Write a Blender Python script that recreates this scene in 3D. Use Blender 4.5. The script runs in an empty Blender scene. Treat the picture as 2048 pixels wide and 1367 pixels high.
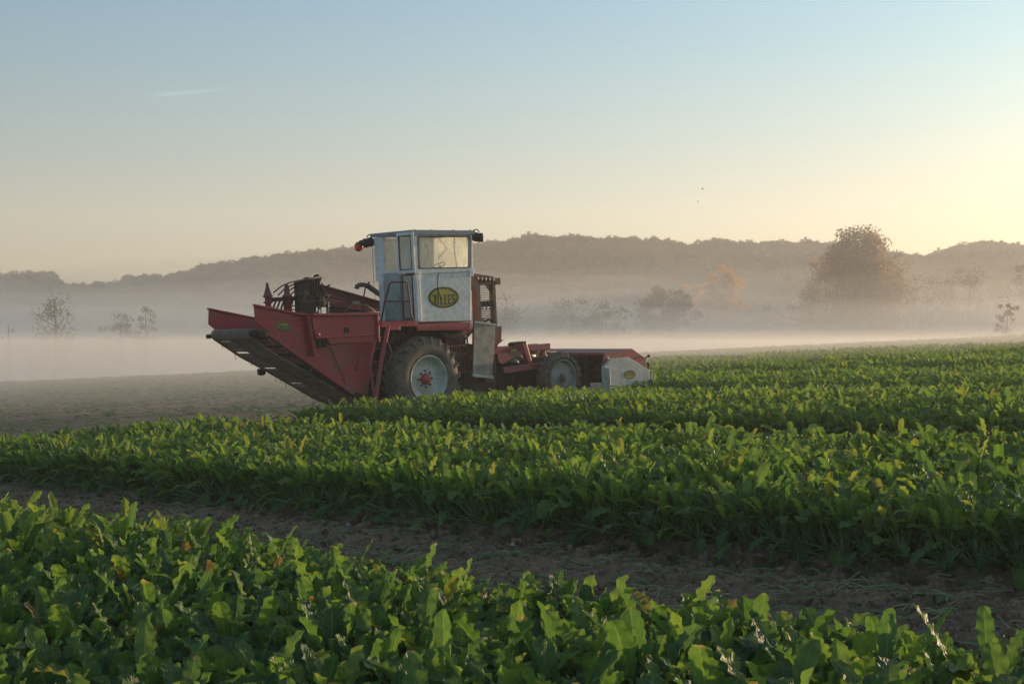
import bpy, math, random
import numpy as np
from mathutils import Vector, Matrix

scene = bpy.context.scene
# ------------------------------------------------------------------ camera
cam_d = bpy.data.cameras.new('camera')
cam_d.sensor_width = 36.0
cam_d.lens = 50.0
cam_d.shift_y = 0.0066
cam_d.clip_start = 0.1
cam_d.clip_end = 6000
cam = bpy.data.objects.new('camera', cam_d)
scene.collection.objects.link(cam)
cam.location = (0, 0, 1.7)
cam.rotation_euler = (math.radians(90), 0, 0)
scene.camera = cam

# ------------------------------------------------------------------ light
SUN_EL = math.radians(6.0)
SUN_AZ = math.radians(49.0)          # to the right of the view axis (+Y)
world = bpy.data.worlds.new('World')
scene.world = world
world.use_nodes = True
wn, wl = world.node_tree.nodes, world.node_tree.links
wn.clear()
w_out = wn.new('ShaderNodeOutputWorld')
w_bg = wn.new('ShaderNodeBackground')
w_sky = wn.new('ShaderNodeTexSky')
w_sky.sky_type = 'NISHITA'
w_sky.sun_disc = False
w_sky.sun_elevation = SUN_EL
w_sky.sun_rotation = SUN_AZ
w_sky.altitude = 100
w_sky.air_density = 1.0
w_sky.dust_density = 1.5
w_sky.ozone_density = 2.5
w_bg.inputs['Strength'].default_value = 0.10
w_tint = wn.new('ShaderNodeMixRGB'); w_tint.blend_type = 'MULTIPLY'; w_tint.inputs[0].default_value = 1.0
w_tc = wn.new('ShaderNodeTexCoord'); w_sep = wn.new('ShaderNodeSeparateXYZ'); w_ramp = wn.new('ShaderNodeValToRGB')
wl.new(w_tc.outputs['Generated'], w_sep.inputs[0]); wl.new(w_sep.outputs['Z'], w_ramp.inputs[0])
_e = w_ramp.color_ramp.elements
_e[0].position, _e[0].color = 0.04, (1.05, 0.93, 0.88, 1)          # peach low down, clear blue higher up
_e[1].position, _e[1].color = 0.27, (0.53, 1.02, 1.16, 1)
_m = _e.new(0.50); _m.color = (1.45, 1.42, 1.30, 1)  # sky brightened here and at the zenith, out of frame, as added ambient fill
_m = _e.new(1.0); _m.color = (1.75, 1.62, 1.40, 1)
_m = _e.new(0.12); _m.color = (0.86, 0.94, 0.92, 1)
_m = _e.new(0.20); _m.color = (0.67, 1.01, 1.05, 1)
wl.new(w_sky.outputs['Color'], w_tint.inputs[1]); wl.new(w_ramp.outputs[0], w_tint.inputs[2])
# one faint contrail low in the sky on the left
def _wm(op, a, b):
    x = wn.new('ShaderNodeMath'); x.operation = op
    for k_, v_ in enumerate((a, b)):
        if isinstance(v_, (int, float)): x.inputs[k_].default_value = v_
        elif v_ is not None: wl.new(v_, x.inputs[k_])
    return x.outputs[0]
_u = _wm('DIVIDE', w_sep.outputs['X'], w_sep.outputs['Y']); _v = _wm('DIVIDE', w_sep.outputs['Z'], w_sep.outputs['Y'])
_du = _wm('ADD', _u, 0.228); _dv = _wm('SUBTRACT', _wm('SUBTRACT', _v, 0.1800), _wm('MULTIPLY', _du, 0.085))
_n = wn.new('ShaderNodeTexNoise'); _n.inputs['Scale'].default_value = 55; wl.new(w_tc.outputs['Generated'], _n.inputs['Vector'])
_r2 = _wm('ADD', _wm('POWER', _wm('ABSOLUTE', _wm('DIVIDE', _du, 0.034), None), 2.0), _wm('POWER', _wm('ABSOLUTE', _wm('DIVIDE', _dv, 0.0022), None), 2.0))
_f = _wm('MULTIPLY', _wm('MULTIPLY', _wm('MAXIMUM', _wm('SUBTRACT', 1.0, _r2), 0.0), _n.outputs[0]), _wm('GREATER_THAN', w_sep.outputs['Y'], 0.0))
_g = _wm('ADD', 1.0, _wm('MULTIPLY', _f, 0.55))
w_tr = wn.new('ShaderNodeVectorMath'); w_tr.operation = 'SCALE'
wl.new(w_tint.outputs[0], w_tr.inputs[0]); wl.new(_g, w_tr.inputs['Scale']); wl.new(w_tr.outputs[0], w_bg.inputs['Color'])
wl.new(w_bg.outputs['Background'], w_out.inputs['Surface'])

sun_d = bpy.data.lights.new('sun', 'SUN')
sun_d.energy = 4.3
sun_d.angle = math.radians(1.2)
sun_d.color = (1.0, 0.72, 0.44)
sun = bpy.data.objects.new('sun', sun_d)
scene.collection.objects.link(sun)
sdir = Vector((math.sin(SUN_AZ) * math.cos(SUN_EL), math.cos(SUN_AZ) * math.cos(SUN_EL), math.sin(SUN_EL)))
sun.rotation_euler = sdir.to_track_quat('Z', 'Y').to_euler()

scene.view_settings.view_transform = 'Standard'
scene.view_settings.look = 'None'
scene.view_settings.exposure = 1.1
scene.view_settings.gamma = 1.0
scene.cycles.volume_bounces = 3
scene.cycles.max_bounces = 8
scene.cycles.transparent_max_bounces = 12

# ------------------------------------------------------------------ materials
def new_mat(name):
    m = bpy.data.materials.new(name)
    m.use_nodes = True
    n, l = m.node_tree.nodes, m.node_tree.links
    n.clear()
    out = n.new('ShaderNodeOutputMaterial')
    return m, n, l, out

def ramp(n, stops):
    r = n.new('ShaderNodeValToRGB')
    e = r.color_ramp.elements
    while len(e) > 1:
        e.remove(e[-1])
    e[0].position, e[0].color = stops[0][0], (*stops[0][1], 1)
    for p, c in stops[1:]:
        x = e.new(p)
        x.color = (*c, 1)
    return r

def noise(n, l, scale, detail=4, rough=0.55, coord='Object', vec=None):
    t = n.new('ShaderNodeTexNoise')
    t.inputs['Scale'].default_value = scale
    t.inputs['Detail'].default_value = detail
    t.inputs['Roughness'].default_value = rough
    if vec is None:
        tc = n.new('ShaderNodeTexCoord')
        vec = tc.outputs[coord]
    l.new(vec, t.inputs['Vector'])
    return t

def paint(name, col, dirt, rough=0.5, amount=0.5, metallic=0.0, scale=1.6, bump=0.15, mud=None):
    """weathered surface: base colour, worn or muddy patches, fine speckle"""
    m, n, l, out = new_mat(name)
    b = n.new('ShaderNodeBsdfPrincipled')
    t = noise(n, l, scale, 6, 0.65)
    r = ramp(n, [(0.62 - amount * 0.35, col), (0.80 - amount * 0.2, dirt)])
    l.new(t.outputs['Fac'], r.inputs['Fac'])
    t2 = noise(n, l, scale * 9, 3)
    mix = n.new('ShaderNodeMixRGB')
    mix.blend_type = 'MULTIPLY'
    mix.inputs['Fac'].default_value = 0.55
    r2 = ramp(n, [(0.3, (0.62, 0.6, 0.58)), (0.65, (1.1, 1.1, 1.1))])
    l.new(t2.outputs['Fac'], r2.inputs['Fac'])
    l.new(r.outputs['Color'], mix.inputs['Color1'])
    l.new(r2.outputs['Color'], mix.inputs['Color2'])
    colour = mix.outputs['Color']
    if mud is not None:
        # soil splashed on, heavier towards the ground, plus thin run-off streaks
        tc = n.new('ShaderNodeTexCoord'); sp = n.new('ShaderNodeSeparateXYZ'); l.new(tc.outputs['Object'], sp.inputs[0])
        t3 = noise(n, l, 5.5, 8, 0.72, vec=tc.outputs['Object'])
        mp = n.new('ShaderNodeMapping'); mp.inputs['Scale'].default_value = (9, 9, 0.7); l.new(tc.outputs['Object'], mp.inputs[0])
        t4 = noise(n, l, 2.5, 4, 0.6, vec=mp.outputs[0])
        hz_ = n.new('ShaderNodeMapRange'); hz_.inputs['From Min'].default_value = mud + 1.3; hz_.inputs['From Max'].default_value = mud - 0.6
        hz_.inputs['To Min'].default_value = 0.0; hz_.inputs['To Max'].default_value = 0.24
        l.new(sp.outputs['Z'], hz_.inputs['Value'])
        a1 = n.new('ShaderNodeMath'); a1.operation = 'ADD'; l.new(t3.outputs['Fac'], a1.inputs[0]); l.new(hz_.outputs[0], a1.inputs[1])
        r3 = ramp(n, [(0.64, (0, 0, 0)), (0.74, (0.85, 0.85, 0.85))]); l.new(a1.outputs[0], r3.inputs[0])
        r4 = ramp(n, [(0.56, (0, 0, 0)), (0.72, (0.45, 0.45, 0.45))]); l.new(t4.outputs['Fac'], r4.inputs[0])
        mx_ = n.new('ShaderNodeMath'); mx_.operation = 'MAXIMUM'; l.new(r3.outputs[0], mx_.inputs[0]); l.new(r4.outputs[0], mx_.inputs[1])
        mm_ = n.new('ShaderNodeMixRGB'); mm_.inputs[2].default_value = (0.17, 0.115, 0.08, 1); l.new(mx_.outputs[0], mm_.inputs[0]); l.new(colour, mm_.inputs[1]); colour = mm_.outputs[0]
    l.new(colour, b.inputs['Base Color'])
    b.inputs['Roughness'].default_value = rough
    b.inputs['Metallic'].default_value = metallic
    bp = n.new('ShaderNodeBump')
    bp.inputs['Strength'].default_value = bump
    bp.inputs['Distance'].default_value = 0.02
    l.new(t2.outputs['Fac'], bp.inputs['Height'])
    l.new(bp.outputs['Normal'], b.inputs['Normal'])
    l.new(b.outputs['BSDF'], out.inputs['Surface'])
    return m

M_RED = paint('red_paint', (0.52, 0.035, 0.055), (0.36, 0.08, 0.07), 0.42, 0.6, mud=1.2)
M_ROD = paint('worn_steel_rod', (0.26, 0.20, 0.15), (0.16, 0.11, 0.075), 0.5, 0.5, scale=6)
M_HUB = paint('faded_red_hub_paint', (0.50, 0.06, 0.06), (0.36, 0.09, 0.07), 0.5, 0.5, scale=4)
M_REDOLD = paint('rusty_red_paint', (0.30, 0.045, 0.045), (0.17, 0.075, 0.055), 0.65, 0.8, mud=1.0)
M_DARK = paint('muddy_dark_steel', (0.030, 0.025, 0.020), (0.075, 0.055, 0.038), 0.8, 0.7)
M_IRON = paint('brown_iron', (0.12, 0.085, 0.062), (0.18, 0.13, 0.085), 0.7, 0.7)
M_TYRE = paint('muddy_rubber', (0.06, 0.050, 0.042), (0.22, 0.17, 0.12), 0.85, 1.0, scale=3.0, bump=0.6)
M_CAB = paint('pale_blue_grey_paint', (0.84, 0.82, 0.77), (0.72, 0.69, 0.63), 0.45, 0.25, scale=0.9)
M_CABDK = paint('grey_trim_paint', (0.30, 0.33, 0.37), (0.2, 0.21, 0.22), 0.5, 0.4)
M_DOOR = paint('dusty_grey_panel', (0.46, 0.48, 0.46), (0.32, 0.32, 0.28), 0.5, 0.6, scale=1.2)
M_GUARD = paint('weathered_aluminium', (0.36, 0.34, 0.30), (0.22, 0.19, 0.16), 0.5, 0.7, metallic=0.3, scale=5.0)
M_WHITE = paint('off_white_paint', (0.66, 0.65, 0.57), (0.45, 0.42, 0.34), 0.5, 0.5)
M_RIM = paint('cream_white_rim_paint', (0.66, 0.65, 0.57), (0.36, 0.33, 0.26), 0.45, 0.5, scale=3)
M_RIMGREY = paint('grey_rim_paint', (0.34, 0.34, 0.32), (0.2, 0.18, 0.15), 0.55, 0.6, scale=3)
M_BLACK = paint('black_rubber', (0.02, 0.02, 0.02), (0.045, 0.04, 0.035), 0.6, 0.4)
M_YEL = paint('yellow_sticker', (0.55, 0.45, 0.04), (0.42, 0.34, 0.05), 0.5, 0.3, scale=4, bump=0.02)
M_OLIVE = paint('faded_olive_yellow_sticker', (0.42, 0.40, 0.08), (0.32, 0.31, 0.08), 0.5, 0.3, scale=4, bump=0.02)
M_INK = paint('dark_brown_ink', (0.055, 0.025, 0.015), (0.09, 0.04, 0.02), 0.5, 0.3, scale=4, bump=0.02)
M_GREYCYL = paint('grey_cylinder_paint', (0.33, 0.34, 0.30), (0.22, 0.2, 0.16), 0.5, 0.5)
M_BARK = paint('bark', (0.07, 0.055, 0.04), (0.12, 0.10, 0.07), 0.9, 0.6)
M_STRAW = paint('dry_straw', (0.30, 0.25, 0.13), (0.16, 0.12, 0.06), 0.8, 0.6, scale=9)
M_STONE = paint('pale_flint', (0.42, 0.40, 0.38), (0.28, 0.25, 0.22), 0.7, 0.5, scale=9)
M_BIRD = paint('dark_feathers', (0.03, 0.03, 0.03), (0.05, 0.045, 0.04), 0.8, 0.3)

def glass_mat(name, tint, clear, translucent=0.6):
    m, n, l, out = new_mat(name)
    tr = n.new('ShaderNodeBsdfTransparent')
    tr.inputs['Color'].default_value = (*tint, 1)
    df = n.new('ShaderNodeBsdfDiffuse')
    df.inputs['Color'].default_value = (0.75, 0.75, 0.68, 1)
    tl = n.new('ShaderNodeBsdfTranslucent')
    tl.inputs['Color'].default_value = (0.92, 0.91, 0.84, 1)
    gl = n.new('ShaderNodeBsdfGlossy')
    gl.inputs['Roughness'].default_value = 0.10
    a = n.new('ShaderNodeMixShader'); a.inputs[0].default_value = translucent
    l.new(df.outputs[0], a.inputs[1]); l.new(tl.outputs[0], a.inputs[2])
    b = n.new('ShaderNodeMixShader')
    t = noise(n, l, 1.3, 5, 0.6)
    mr = n.new('ShaderNodeMapRange')
    mr.inputs['From Min'].default_value = 0.3; mr.inputs['From Max'].default_value = 0.7
    mr.inputs['To Min'].default_value = clear - 0.18; mr.inputs['To Max'].default_value = clear + 0.18
    l.new(t.outputs['Fac'], mr.inputs['Value'])
    l.new(mr.outputs['Result'], b.inputs[0])
    l.new(a.outputs[0], b.inputs[1]); l.new(tr.outputs[0], b.inputs[2])
    c = n.new('ShaderNodeMixShader'); c.inputs[0].default_value = 0.08
    l.new(b.outputs[0], c.inputs[1]); l.new(gl.outputs[0], c.inputs[2])
    l.new(c.outputs[0], out.inputs['Surface'])
    return m
M_GLASS = glass_mat('dusty_glass', (0.98, 0.99, 0.97), 0.66, 0.72)
M_GLASSMIST = glass_mat('misted_glass', (0.98, 0.99, 0.97), 0.30, 0.92)
M_GLASSDK = glass_mat('grimy_glass', (0.75, 0.78, 0.74), 0.45, 0.3)
def amber():
    m, n, l, out = new_mat('amber_plastic')
    b = n.new('ShaderNodeBsdfPrincipled')
    b.inputs['Base Color'].default_value = (0.55, 0.10, 0.02, 1)
    b.inputs['Roughness'].default_value = 0.3
    b.inputs['Transmission Weight'].default_value = 0.35
    l.new(b.outputs[0], out.inputs[0])
    return m
M_AMBER = amber()

# ------------------------------------------------------------------ mesh builder
COL = scene.collection
class MB:
    def __init__(s): s.v = []; s.f = []; s.mi = []; s.sm = []; s.cur = 0
    def add(s, verts, faces, smooth=False):
        o = len(s.v)
        s.v += [tuple(p) for p in verts]
        for f in faces:
            s.f.append([i + o for i in f]); s.mi.append(s.cur); s.sm.append(smooth)
    def box(s, a, b, rot=None, piv=None):
        x0, y0, z0 = (min(a[i], b[i]) for i in range(3)); x1, y1, z1 = (max(a[i], b[i]) for i in range(3))
        vs = [(x, y, z) for x in (x0, x1) for y in (y0, y1) for z in (z0, z1)]
        s.add(vs, [(0, 1, 3, 2), (4, 6, 7, 5), (0, 4, 5, 1), (2, 3, 7, 6), (0, 2, 6, 4), (1, 5, 7, 3)])
    def prism(s, poly, n0, n1):
        """polygon in (l,u), extruded over n"""
        k = len(poly)
        vs = [(p[0], n0, p[1]) for p in poly] + [(p[0], n1, p[1]) for p in poly]
        fs = [list(range(k)), list(range(2 * k - 1, k - 1, -1))] + [[i, i + k, (i + 1) % k + k, (i + 1) % k] for i in range(k)]
        s.add(vs, fs)
    def prism_l(s, poly, l0, l1):
        """polygon in (n,u), extruded over l"""
        k = len(poly)
        vs = [(l0, p[0], p[1]) for p in poly] + [(l1, p[0], p[1]) for p in poly]
        s.add(vs, [list(range(k)), list(range(2 * k - 1, k - 1, -1))] + [[i, i + k, (i + 1) % k + k, (i + 1) % k] for i in range(k)])
    def path(s, pts, r, seg=8, closed=False, taper=None, caps=True):
        pts = [Vector(p) for p in pts]
        rings = []
        up = None
        for i, p in enumerate(pts):
            a = pts[i - 1] if i > 0 else pts[i]
            b = pts[i + 1] if i < len(pts) - 1 else pts[i]
            d = (b - a)
            d = d.normalized() if d.length > 1e-9 else Vector((0, 0, 1))
            if up is None:
                up = Vector((0, 0, 1)) if abs(d.z) < 0.9 else Vector((1, 0, 0))
            x = d.cross(up)
            if x.length < 1e-5: x = d.orthogonal()
            x.normalize(); y = x.cross(d).normalized(); up = y
            rr = r if taper is None else taper[i]
            rings.append([p + x * math.cos(t) * rr + y * math.sin(t) * rr for t in [2 * math.pi * k / seg for k in range(seg)]])
        vs = [q for ring in rings for q in ring]
        fs = []
        for i in range(len(rings) - 1):
            for k in range(seg):
                fs.append([i * seg + k, i * seg + (k + 1) % seg, (i + 1) * seg + (k + 1) % seg, (i + 1) * seg + k])
        if caps:
            fs.append(list(range(seg))[::-1]); fs.append([(len(rings) - 1) * seg + k for k in range(seg)])
        s.add(vs, fs, smooth=seg > 4)
    def bar(s, a, b, w, h=None):
        """square bar between two points"""
        a, b = Vector(a), Vector(b); h = h or w
        d = (b - a).normalized()
        up = Vector((0, 1, 0)) if abs(d.y) < 0.9 else Vector((0, 0, 1))
        x = d.cross(up).normalized(); y = x.cross(d).normalized()
        vs = [p + x * i * w / 2 + y * j * h / 2 for p in (a, b) for i, j in ((-1, -1), (1, -1), (1, 1), (-1, 1))]
        s.add(vs, [(3, 2, 1, 0), (4, 5, 6, 7), (0, 1, 5, 4), (1, 2, 6, 5), (2, 3, 7, 6), (3, 0, 4, 7)])
    def lathe(s, prof, c, seg=48, smooth=True):
        """profile of (radius, n) turned about the n axis through c=(l,u)"""
        k = len(prof)
        vs = [(c[0] + r * math.cos(2 * math.pi * j / seg), n, c[1] + r * math.sin(2 * math.pi * j / seg)) for j in range(seg) for r, n in prof]
        fs = [[j * k + i, j * k + i + 1, ((j + 1) % seg) * k + i + 1, ((j + 1) % seg) * k + i] for j in range(seg) for i in range(k - 1)]
        s.add(vs, fs, smooth)
    def ball(s, c, r, seg=12, sc=(1, 1, 1)):
        vs, fs = [], []
        R = seg // 2
        for i in range(R + 1):
            ph = math.pi * i / R
            for j in range(seg):
                th = 2 * math.pi * j / seg
                vs.append((c[0] + r * sc[0] * math.sin(ph) * math.cos(th), c[1] + r * sc[1] * math.sin(ph) * math.sin(th), c[2] + r * sc[2] * math.cos(ph)))
        for i in range(R):
            for j in range(seg):
                fs.append([i * seg + j, i * seg + (j + 1) % seg, (i + 1) * seg + (j + 1) % seg, (i + 1) * seg + j])
        s.add(vs, fs, True)
    def build(s, name, mats, parent=None, flip=False, bevel=0.0):
        me = bpy.data.meshes.new(name)
        vs = [(p[0], -p[1], p[2]) for p in s.v] if flip else s.v
        me.from_pydata(vs, [], s.f)
        if not isinstance(mats, (list, tuple)): mats = [mats]
        for m in mats: me.materials.append(m)
        me.polygons.foreach_set('material_index', s.mi)
        me.polygons.foreach_set('use_smooth', s.sm)
        me.validate(); me.update()
        o = bpy.data.objects.new(name, me)
        COL.objects.link(o)
        if parent: o.parent = parent
        if bevel:
            b = o.modifiers.new('bevel', 'BEVEL'); b.width = bevel; b.segments = 2; b.limit_method = 'ANGLE'
        return o

def tag(o, label=None, cat=None, group=None, kind=None):
    if label: o['label'] = label
    if cat: o['category'] = cat
    if group: o['group'] = group
    if kind: o['kind'] = kind
    return o

# ------------------------------------------------------------------ terrain
_PY = np.array([-60, 0, 12, 22, 34, 60, 90, 115, 140, 170, 210, 260, 330, 400, 520, 700, 1200], float)
_PZ = np.array([-0.1, 0.0, 0.0, 0.02, 0.10, 0.32, 0.66, 0.88, 0.72, -0.4, -2.6, -5.0, -6.5, -7.0, -7.0, -7.0, -7.0], float)
def _smooth_interp(y):
    acc = 0
    for d, w in ((-6, .15), (-3, .2), (0, .3), (3, .2), (6, .15)):
        acc = acc + w * np.interp(y + d, _PY, _PZ)
    return acc
DQ = (0.744, 0.668)                   # across the crop rows
DR = (0.668, -0.744)                  # along the crop rows
_rs = np.random.RandomState(5)
_W = [( _rs.uniform(-1, 1), _rs.uniform(-1, 1), _rs.uniform(0, 6.28)) for _ in range(60)]
def fbm(x, y, scale, octaves=4, seed=0):
    out = 0.0; amp = 1.0; tot = 0.0
    for o in range(octaves):
        acc = 0.0
        for k in range(5):
            a, b, c = _W[(seed * 7 + o * 5 + k) % 60]
            nrm = math.hypot(a, b) + 1e-6
            f = (0.8 + 0.5 * abs(a)) * (2.03 ** o) / scale * 6.28
            acc = acc + np.sin(x * a / nrm * f + y * b / nrm * f + c + 1.7 * np.sin(x * b / nrm * f * 0.63 - y * a / nrm * f * 0.57 + c * 2))
        out = out + amp * acc / 5; tot += amp; amp *= 0.55
    return out / tot
def ground(x, y, fine=True):
    x = np.asarray(x, float); y = np.asarray(y, float)
    z = _smooth_interp(y) + 0.047 * 150 * np.tanh(x / 150)
    r = np.hypot(x, y)
    z = z + 0.05 * fbm(x, y, 14, 2, 1)
    # local rise that carries the bed in front of the machine
    q = x * DQ[0] + y * DQ[1]
    z = z + 0.10 * np.exp(-((q - 19.0) / 3.0) ** 2)
    if fine:
        s = x * DR[0] + y * DR[1]
        near = np.clip((26 - r) / 10, 0, 1)
        z = z + near * 0.018 * fbm(x, y, 0.55, 4, 3)
        strip = np.clip((q - 5.0) / 0.4, 0, 1) * np.clip((9.4 - q) / 0.5, 0, 1)
        clod = np.abs(fbm(x, y, 0.23, 3, 6))
        z = z + near * strip * (0.085 * (clod - 0.25) + 0.03 * fbm(x, y, 0.8, 3, 2))
        # two wheel tracks with the lug prints of the harvester tyre
        for qc, w in ((8.35, 0.45), (6.5, 0.40)):
            t = np.clip(1 - ((q - qc) / w) ** 4, 0, 1)
            lug = 0.5 + 0.5 * np.sin(2 * np.pi * (s + 0.55 * np.abs(q - qc)) / 0.40)
            z = z + near * t * (-0.12 + 0.16 * lug ** 2.0) * (0.75 + 0.35 * fbm(x, y, 1.1, 2, 8))
        z = z + near * 0.05 * np.exp(-((q - 8.95) / 0.22) ** 2) + near * 0.04 * np.exp(-((q - 7.75) / 0.2) ** 2)
        # crop ridges every half metre outside the strip
        z = z + near * (1 - strip) * 0.025 * np.cos(2 * np.pi * (q - 9.3) / 0.5)
    return z
def G(x, y): return float(ground(np.array([x]), np.array([y]))[0])

def grid_mesh(name, X, Y, Z, mat, closed=False):
    ny, nx = X.shape
    me = bpy.data.meshes.new(name)
    co = np.stack([X, Y, Z], -1).reshape(-1, 3)
    i = np.arange((ny - 1) * (nx - 1)); r = i // (nx - 1); c = i % (nx - 1)
    a = r * nx + c
    f = np.stack([a, a + 1, a + nx + 1, a + nx], -1)
    me.vertices.add(len(co)); me.vertices.foreach_set('co', co.ravel())
    me.loops.add(f.size); me.loops.foreach_set('vertex_index', f.ravel().astype(np.int32))
    me.polygons.add(len(f)); me.polygons.foreach_set('loop_start', np.arange(0, f.size, 4, dtype=np.int32))
    me.polygons.foreach_set('use_smooth', np.ones(len(f), bool))
    me.update(calc_edges=True); me.validate()
    me.materials.append(mat)
    o = bpy.data.objects.new(name, me); COL.objects.link(o)
    return o

def soil_mat():
    m, n, l, out = new_mat('soil')
    b = n.new('ShaderNodeBsdfPrincipled')
    tc = n.new('ShaderNodeTexCoord')
    t1 = noise(n, l, 0.35, 6, 0.6, vec=tc.outputs['Object'])
    t2 = noise(n, l, 14, 8, 0.7, vec=tc.outputs['Object'])
    r1 = ramp(n, [(0.35, (0.19, 0.115, 0.064)), (0.65, (0.31, 0.190, 0.110))])
    l.new(t1.outputs['Fac'], r1.inputs['Fac'])
    r2 = ramp(n, [(0.3, (0.40, 0.38, 0.36)), (0.55, (1.0, 1.0, 1.0)), (0.72, (1.6, 1.52, 1.4))])
    l.new(t2.outputs['Fac'], r2.inputs['Fac'])
    mx = n.new('ShaderNodeMixRGB'); mx.blend_type = 'MULTIPLY'; mx.inputs[0].default_value = 1
    l.new(r1.outputs[0], mx.inputs[1]); l.new(r2.outputs[0], mx.inputs[2])
    # green litter of torn leaves and weeds lying over the harvested ground
    t3 = noise(n, l, 2.2, 7, 0.75, vec=tc.outputs['Object'])
    t4 = noise(n, l, 0.09, 3, 0.5, vec=tc.outputs['Object'])
    ad = n.new('ShaderNodeMath'); ad.operation = 'ADD'
    l.new(t3.outputs['Fac'], ad.inputs[0]); l.new(t4.outputs['Fac'], ad.inputs[1])
    r3 = ramp(n, [(0.47, (0, 0, 0)), (0.56, (1, 1, 1))])
    hf = n.new('ShaderNodeMath'); hf.operation = 'MULTIPLY'; hf.inputs[1].default_value = 0.5
    l.new(ad.outputs[0], hf.inputs[0]); l.new(hf.outputs[0], r3.inputs[0])
    sep = n.new('ShaderNodeSeparateXYZ'); l.new(tc.outputs['Object'], sep.inputs[0])
    far = n.new('ShaderNodeMapRange')
    far.inputs['From Min'].default_value = 26; far.inputs['From Max'].default_value = 40
    l.new(sep.outputs['Y'], far.inputs['Value'])
    mu = n.new('ShaderNodeMath'); mu.operation = 'MULTIPLY'
    l.new(r3.outputs[0], mu.inputs[0]); l.new(far.outputs[0], mu.inputs[1])
    mu2 = n.new('ShaderNodeMath'); mu2.operation = 'MULTIPLY'; mu2.inputs[1].default_value = 0.8
    l.new(mu.outputs[0], mu2.inputs[0])
    m2 = n.new('ShaderNodeMixRGB'); m2.inputs[2].default_value = (0.085, 0.095, 0.036, 1)
    l.new(mu2.outputs[0], m2.inputs[0]); l.new(mx.outputs[0], m2.inputs[1])
    l.new(m2.outputs[0], b.inputs['Base Color'])
    b.inputs['Roughness'].default_value = 0.9
    bp = n.new('ShaderNodeBump'); bp.inputs['Strength'].default_value = 1.0; bp.inputs['Distance'].default_value = 0.04
    l.new(t2.outputs['Fac'], bp.inputs['Height']); l.new(bp.outputs[0], b.inputs['Normal'])
    l.new(b.outputs[0], out.inputs[0])
    return m
M_SOIL = soil_mat()

def build_ground():
    az = np.concatenate([np.radians(np.linspace(-180, -27, 40)[:-1]), np.radians(np.linspace(-27, 27, 620)), np.radians(np.linspace(27, 180, 40)[1:])])
    rr = [0.0]; r = 2.5
    rr = [0.3, 1.2]
    while r < 1200:
        rr.append(r)
        r += 0.02 if r < 4 else (0.045 if r < 17 else 0.045 + (r - 17) * 0.018)
    rr = np.array(rr)
    R, A = np.meshgrid(rr, az, indexing='ij')
    X = R * np.sin(A); Y = R * np.cos(A)
    Z = ground(X, Y)
    o = grid_mesh('ground', X[:, ::-1], Y[:, ::-1], Z[:, ::-1], M_SOIL)
    # close the small hole under the camera
    return tag(o, kind='structure')
build_ground()

# ------------------------------------------------------------------ harvester frame (l along the machine, n towards the viewer's side, u up)
HAZ = math.radians(43); HP = math.radians(3.8)
HL = Vector((math.cos(HAZ) * math.cos(HP), math.sin(HAZ) * math.cos(HP), math.sin(HP)))
HN = Vector((math.sin(HAZ), -math.cos(HAZ), 0))
HU = HL.cross(-HN)
HO = Vector((-1.984, 34.0, -0.057))
harv = bpy.data.objects.new('beet_harvester', None)
COL.objects.link(harv)
harv.empty_display_size = 0.5
harv.matrix_world = Matrix(((HL.x, -HN.x, HU.x, HO.x), (HL.y, -HN.y, HU.y, HO.y), (HL.z, -HN.z, HU.z, HO.z), (0, 0, 0, 1)))
tag(harv, 'red root crop harvester with pale blue-grey cab and raised tail conveyor', 'harvester')
def H(mb, name, mat, parent=None, bevel=0.0): return mb.build(name, mat, parent or harv, flip=True, bevel=bevel)

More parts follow.
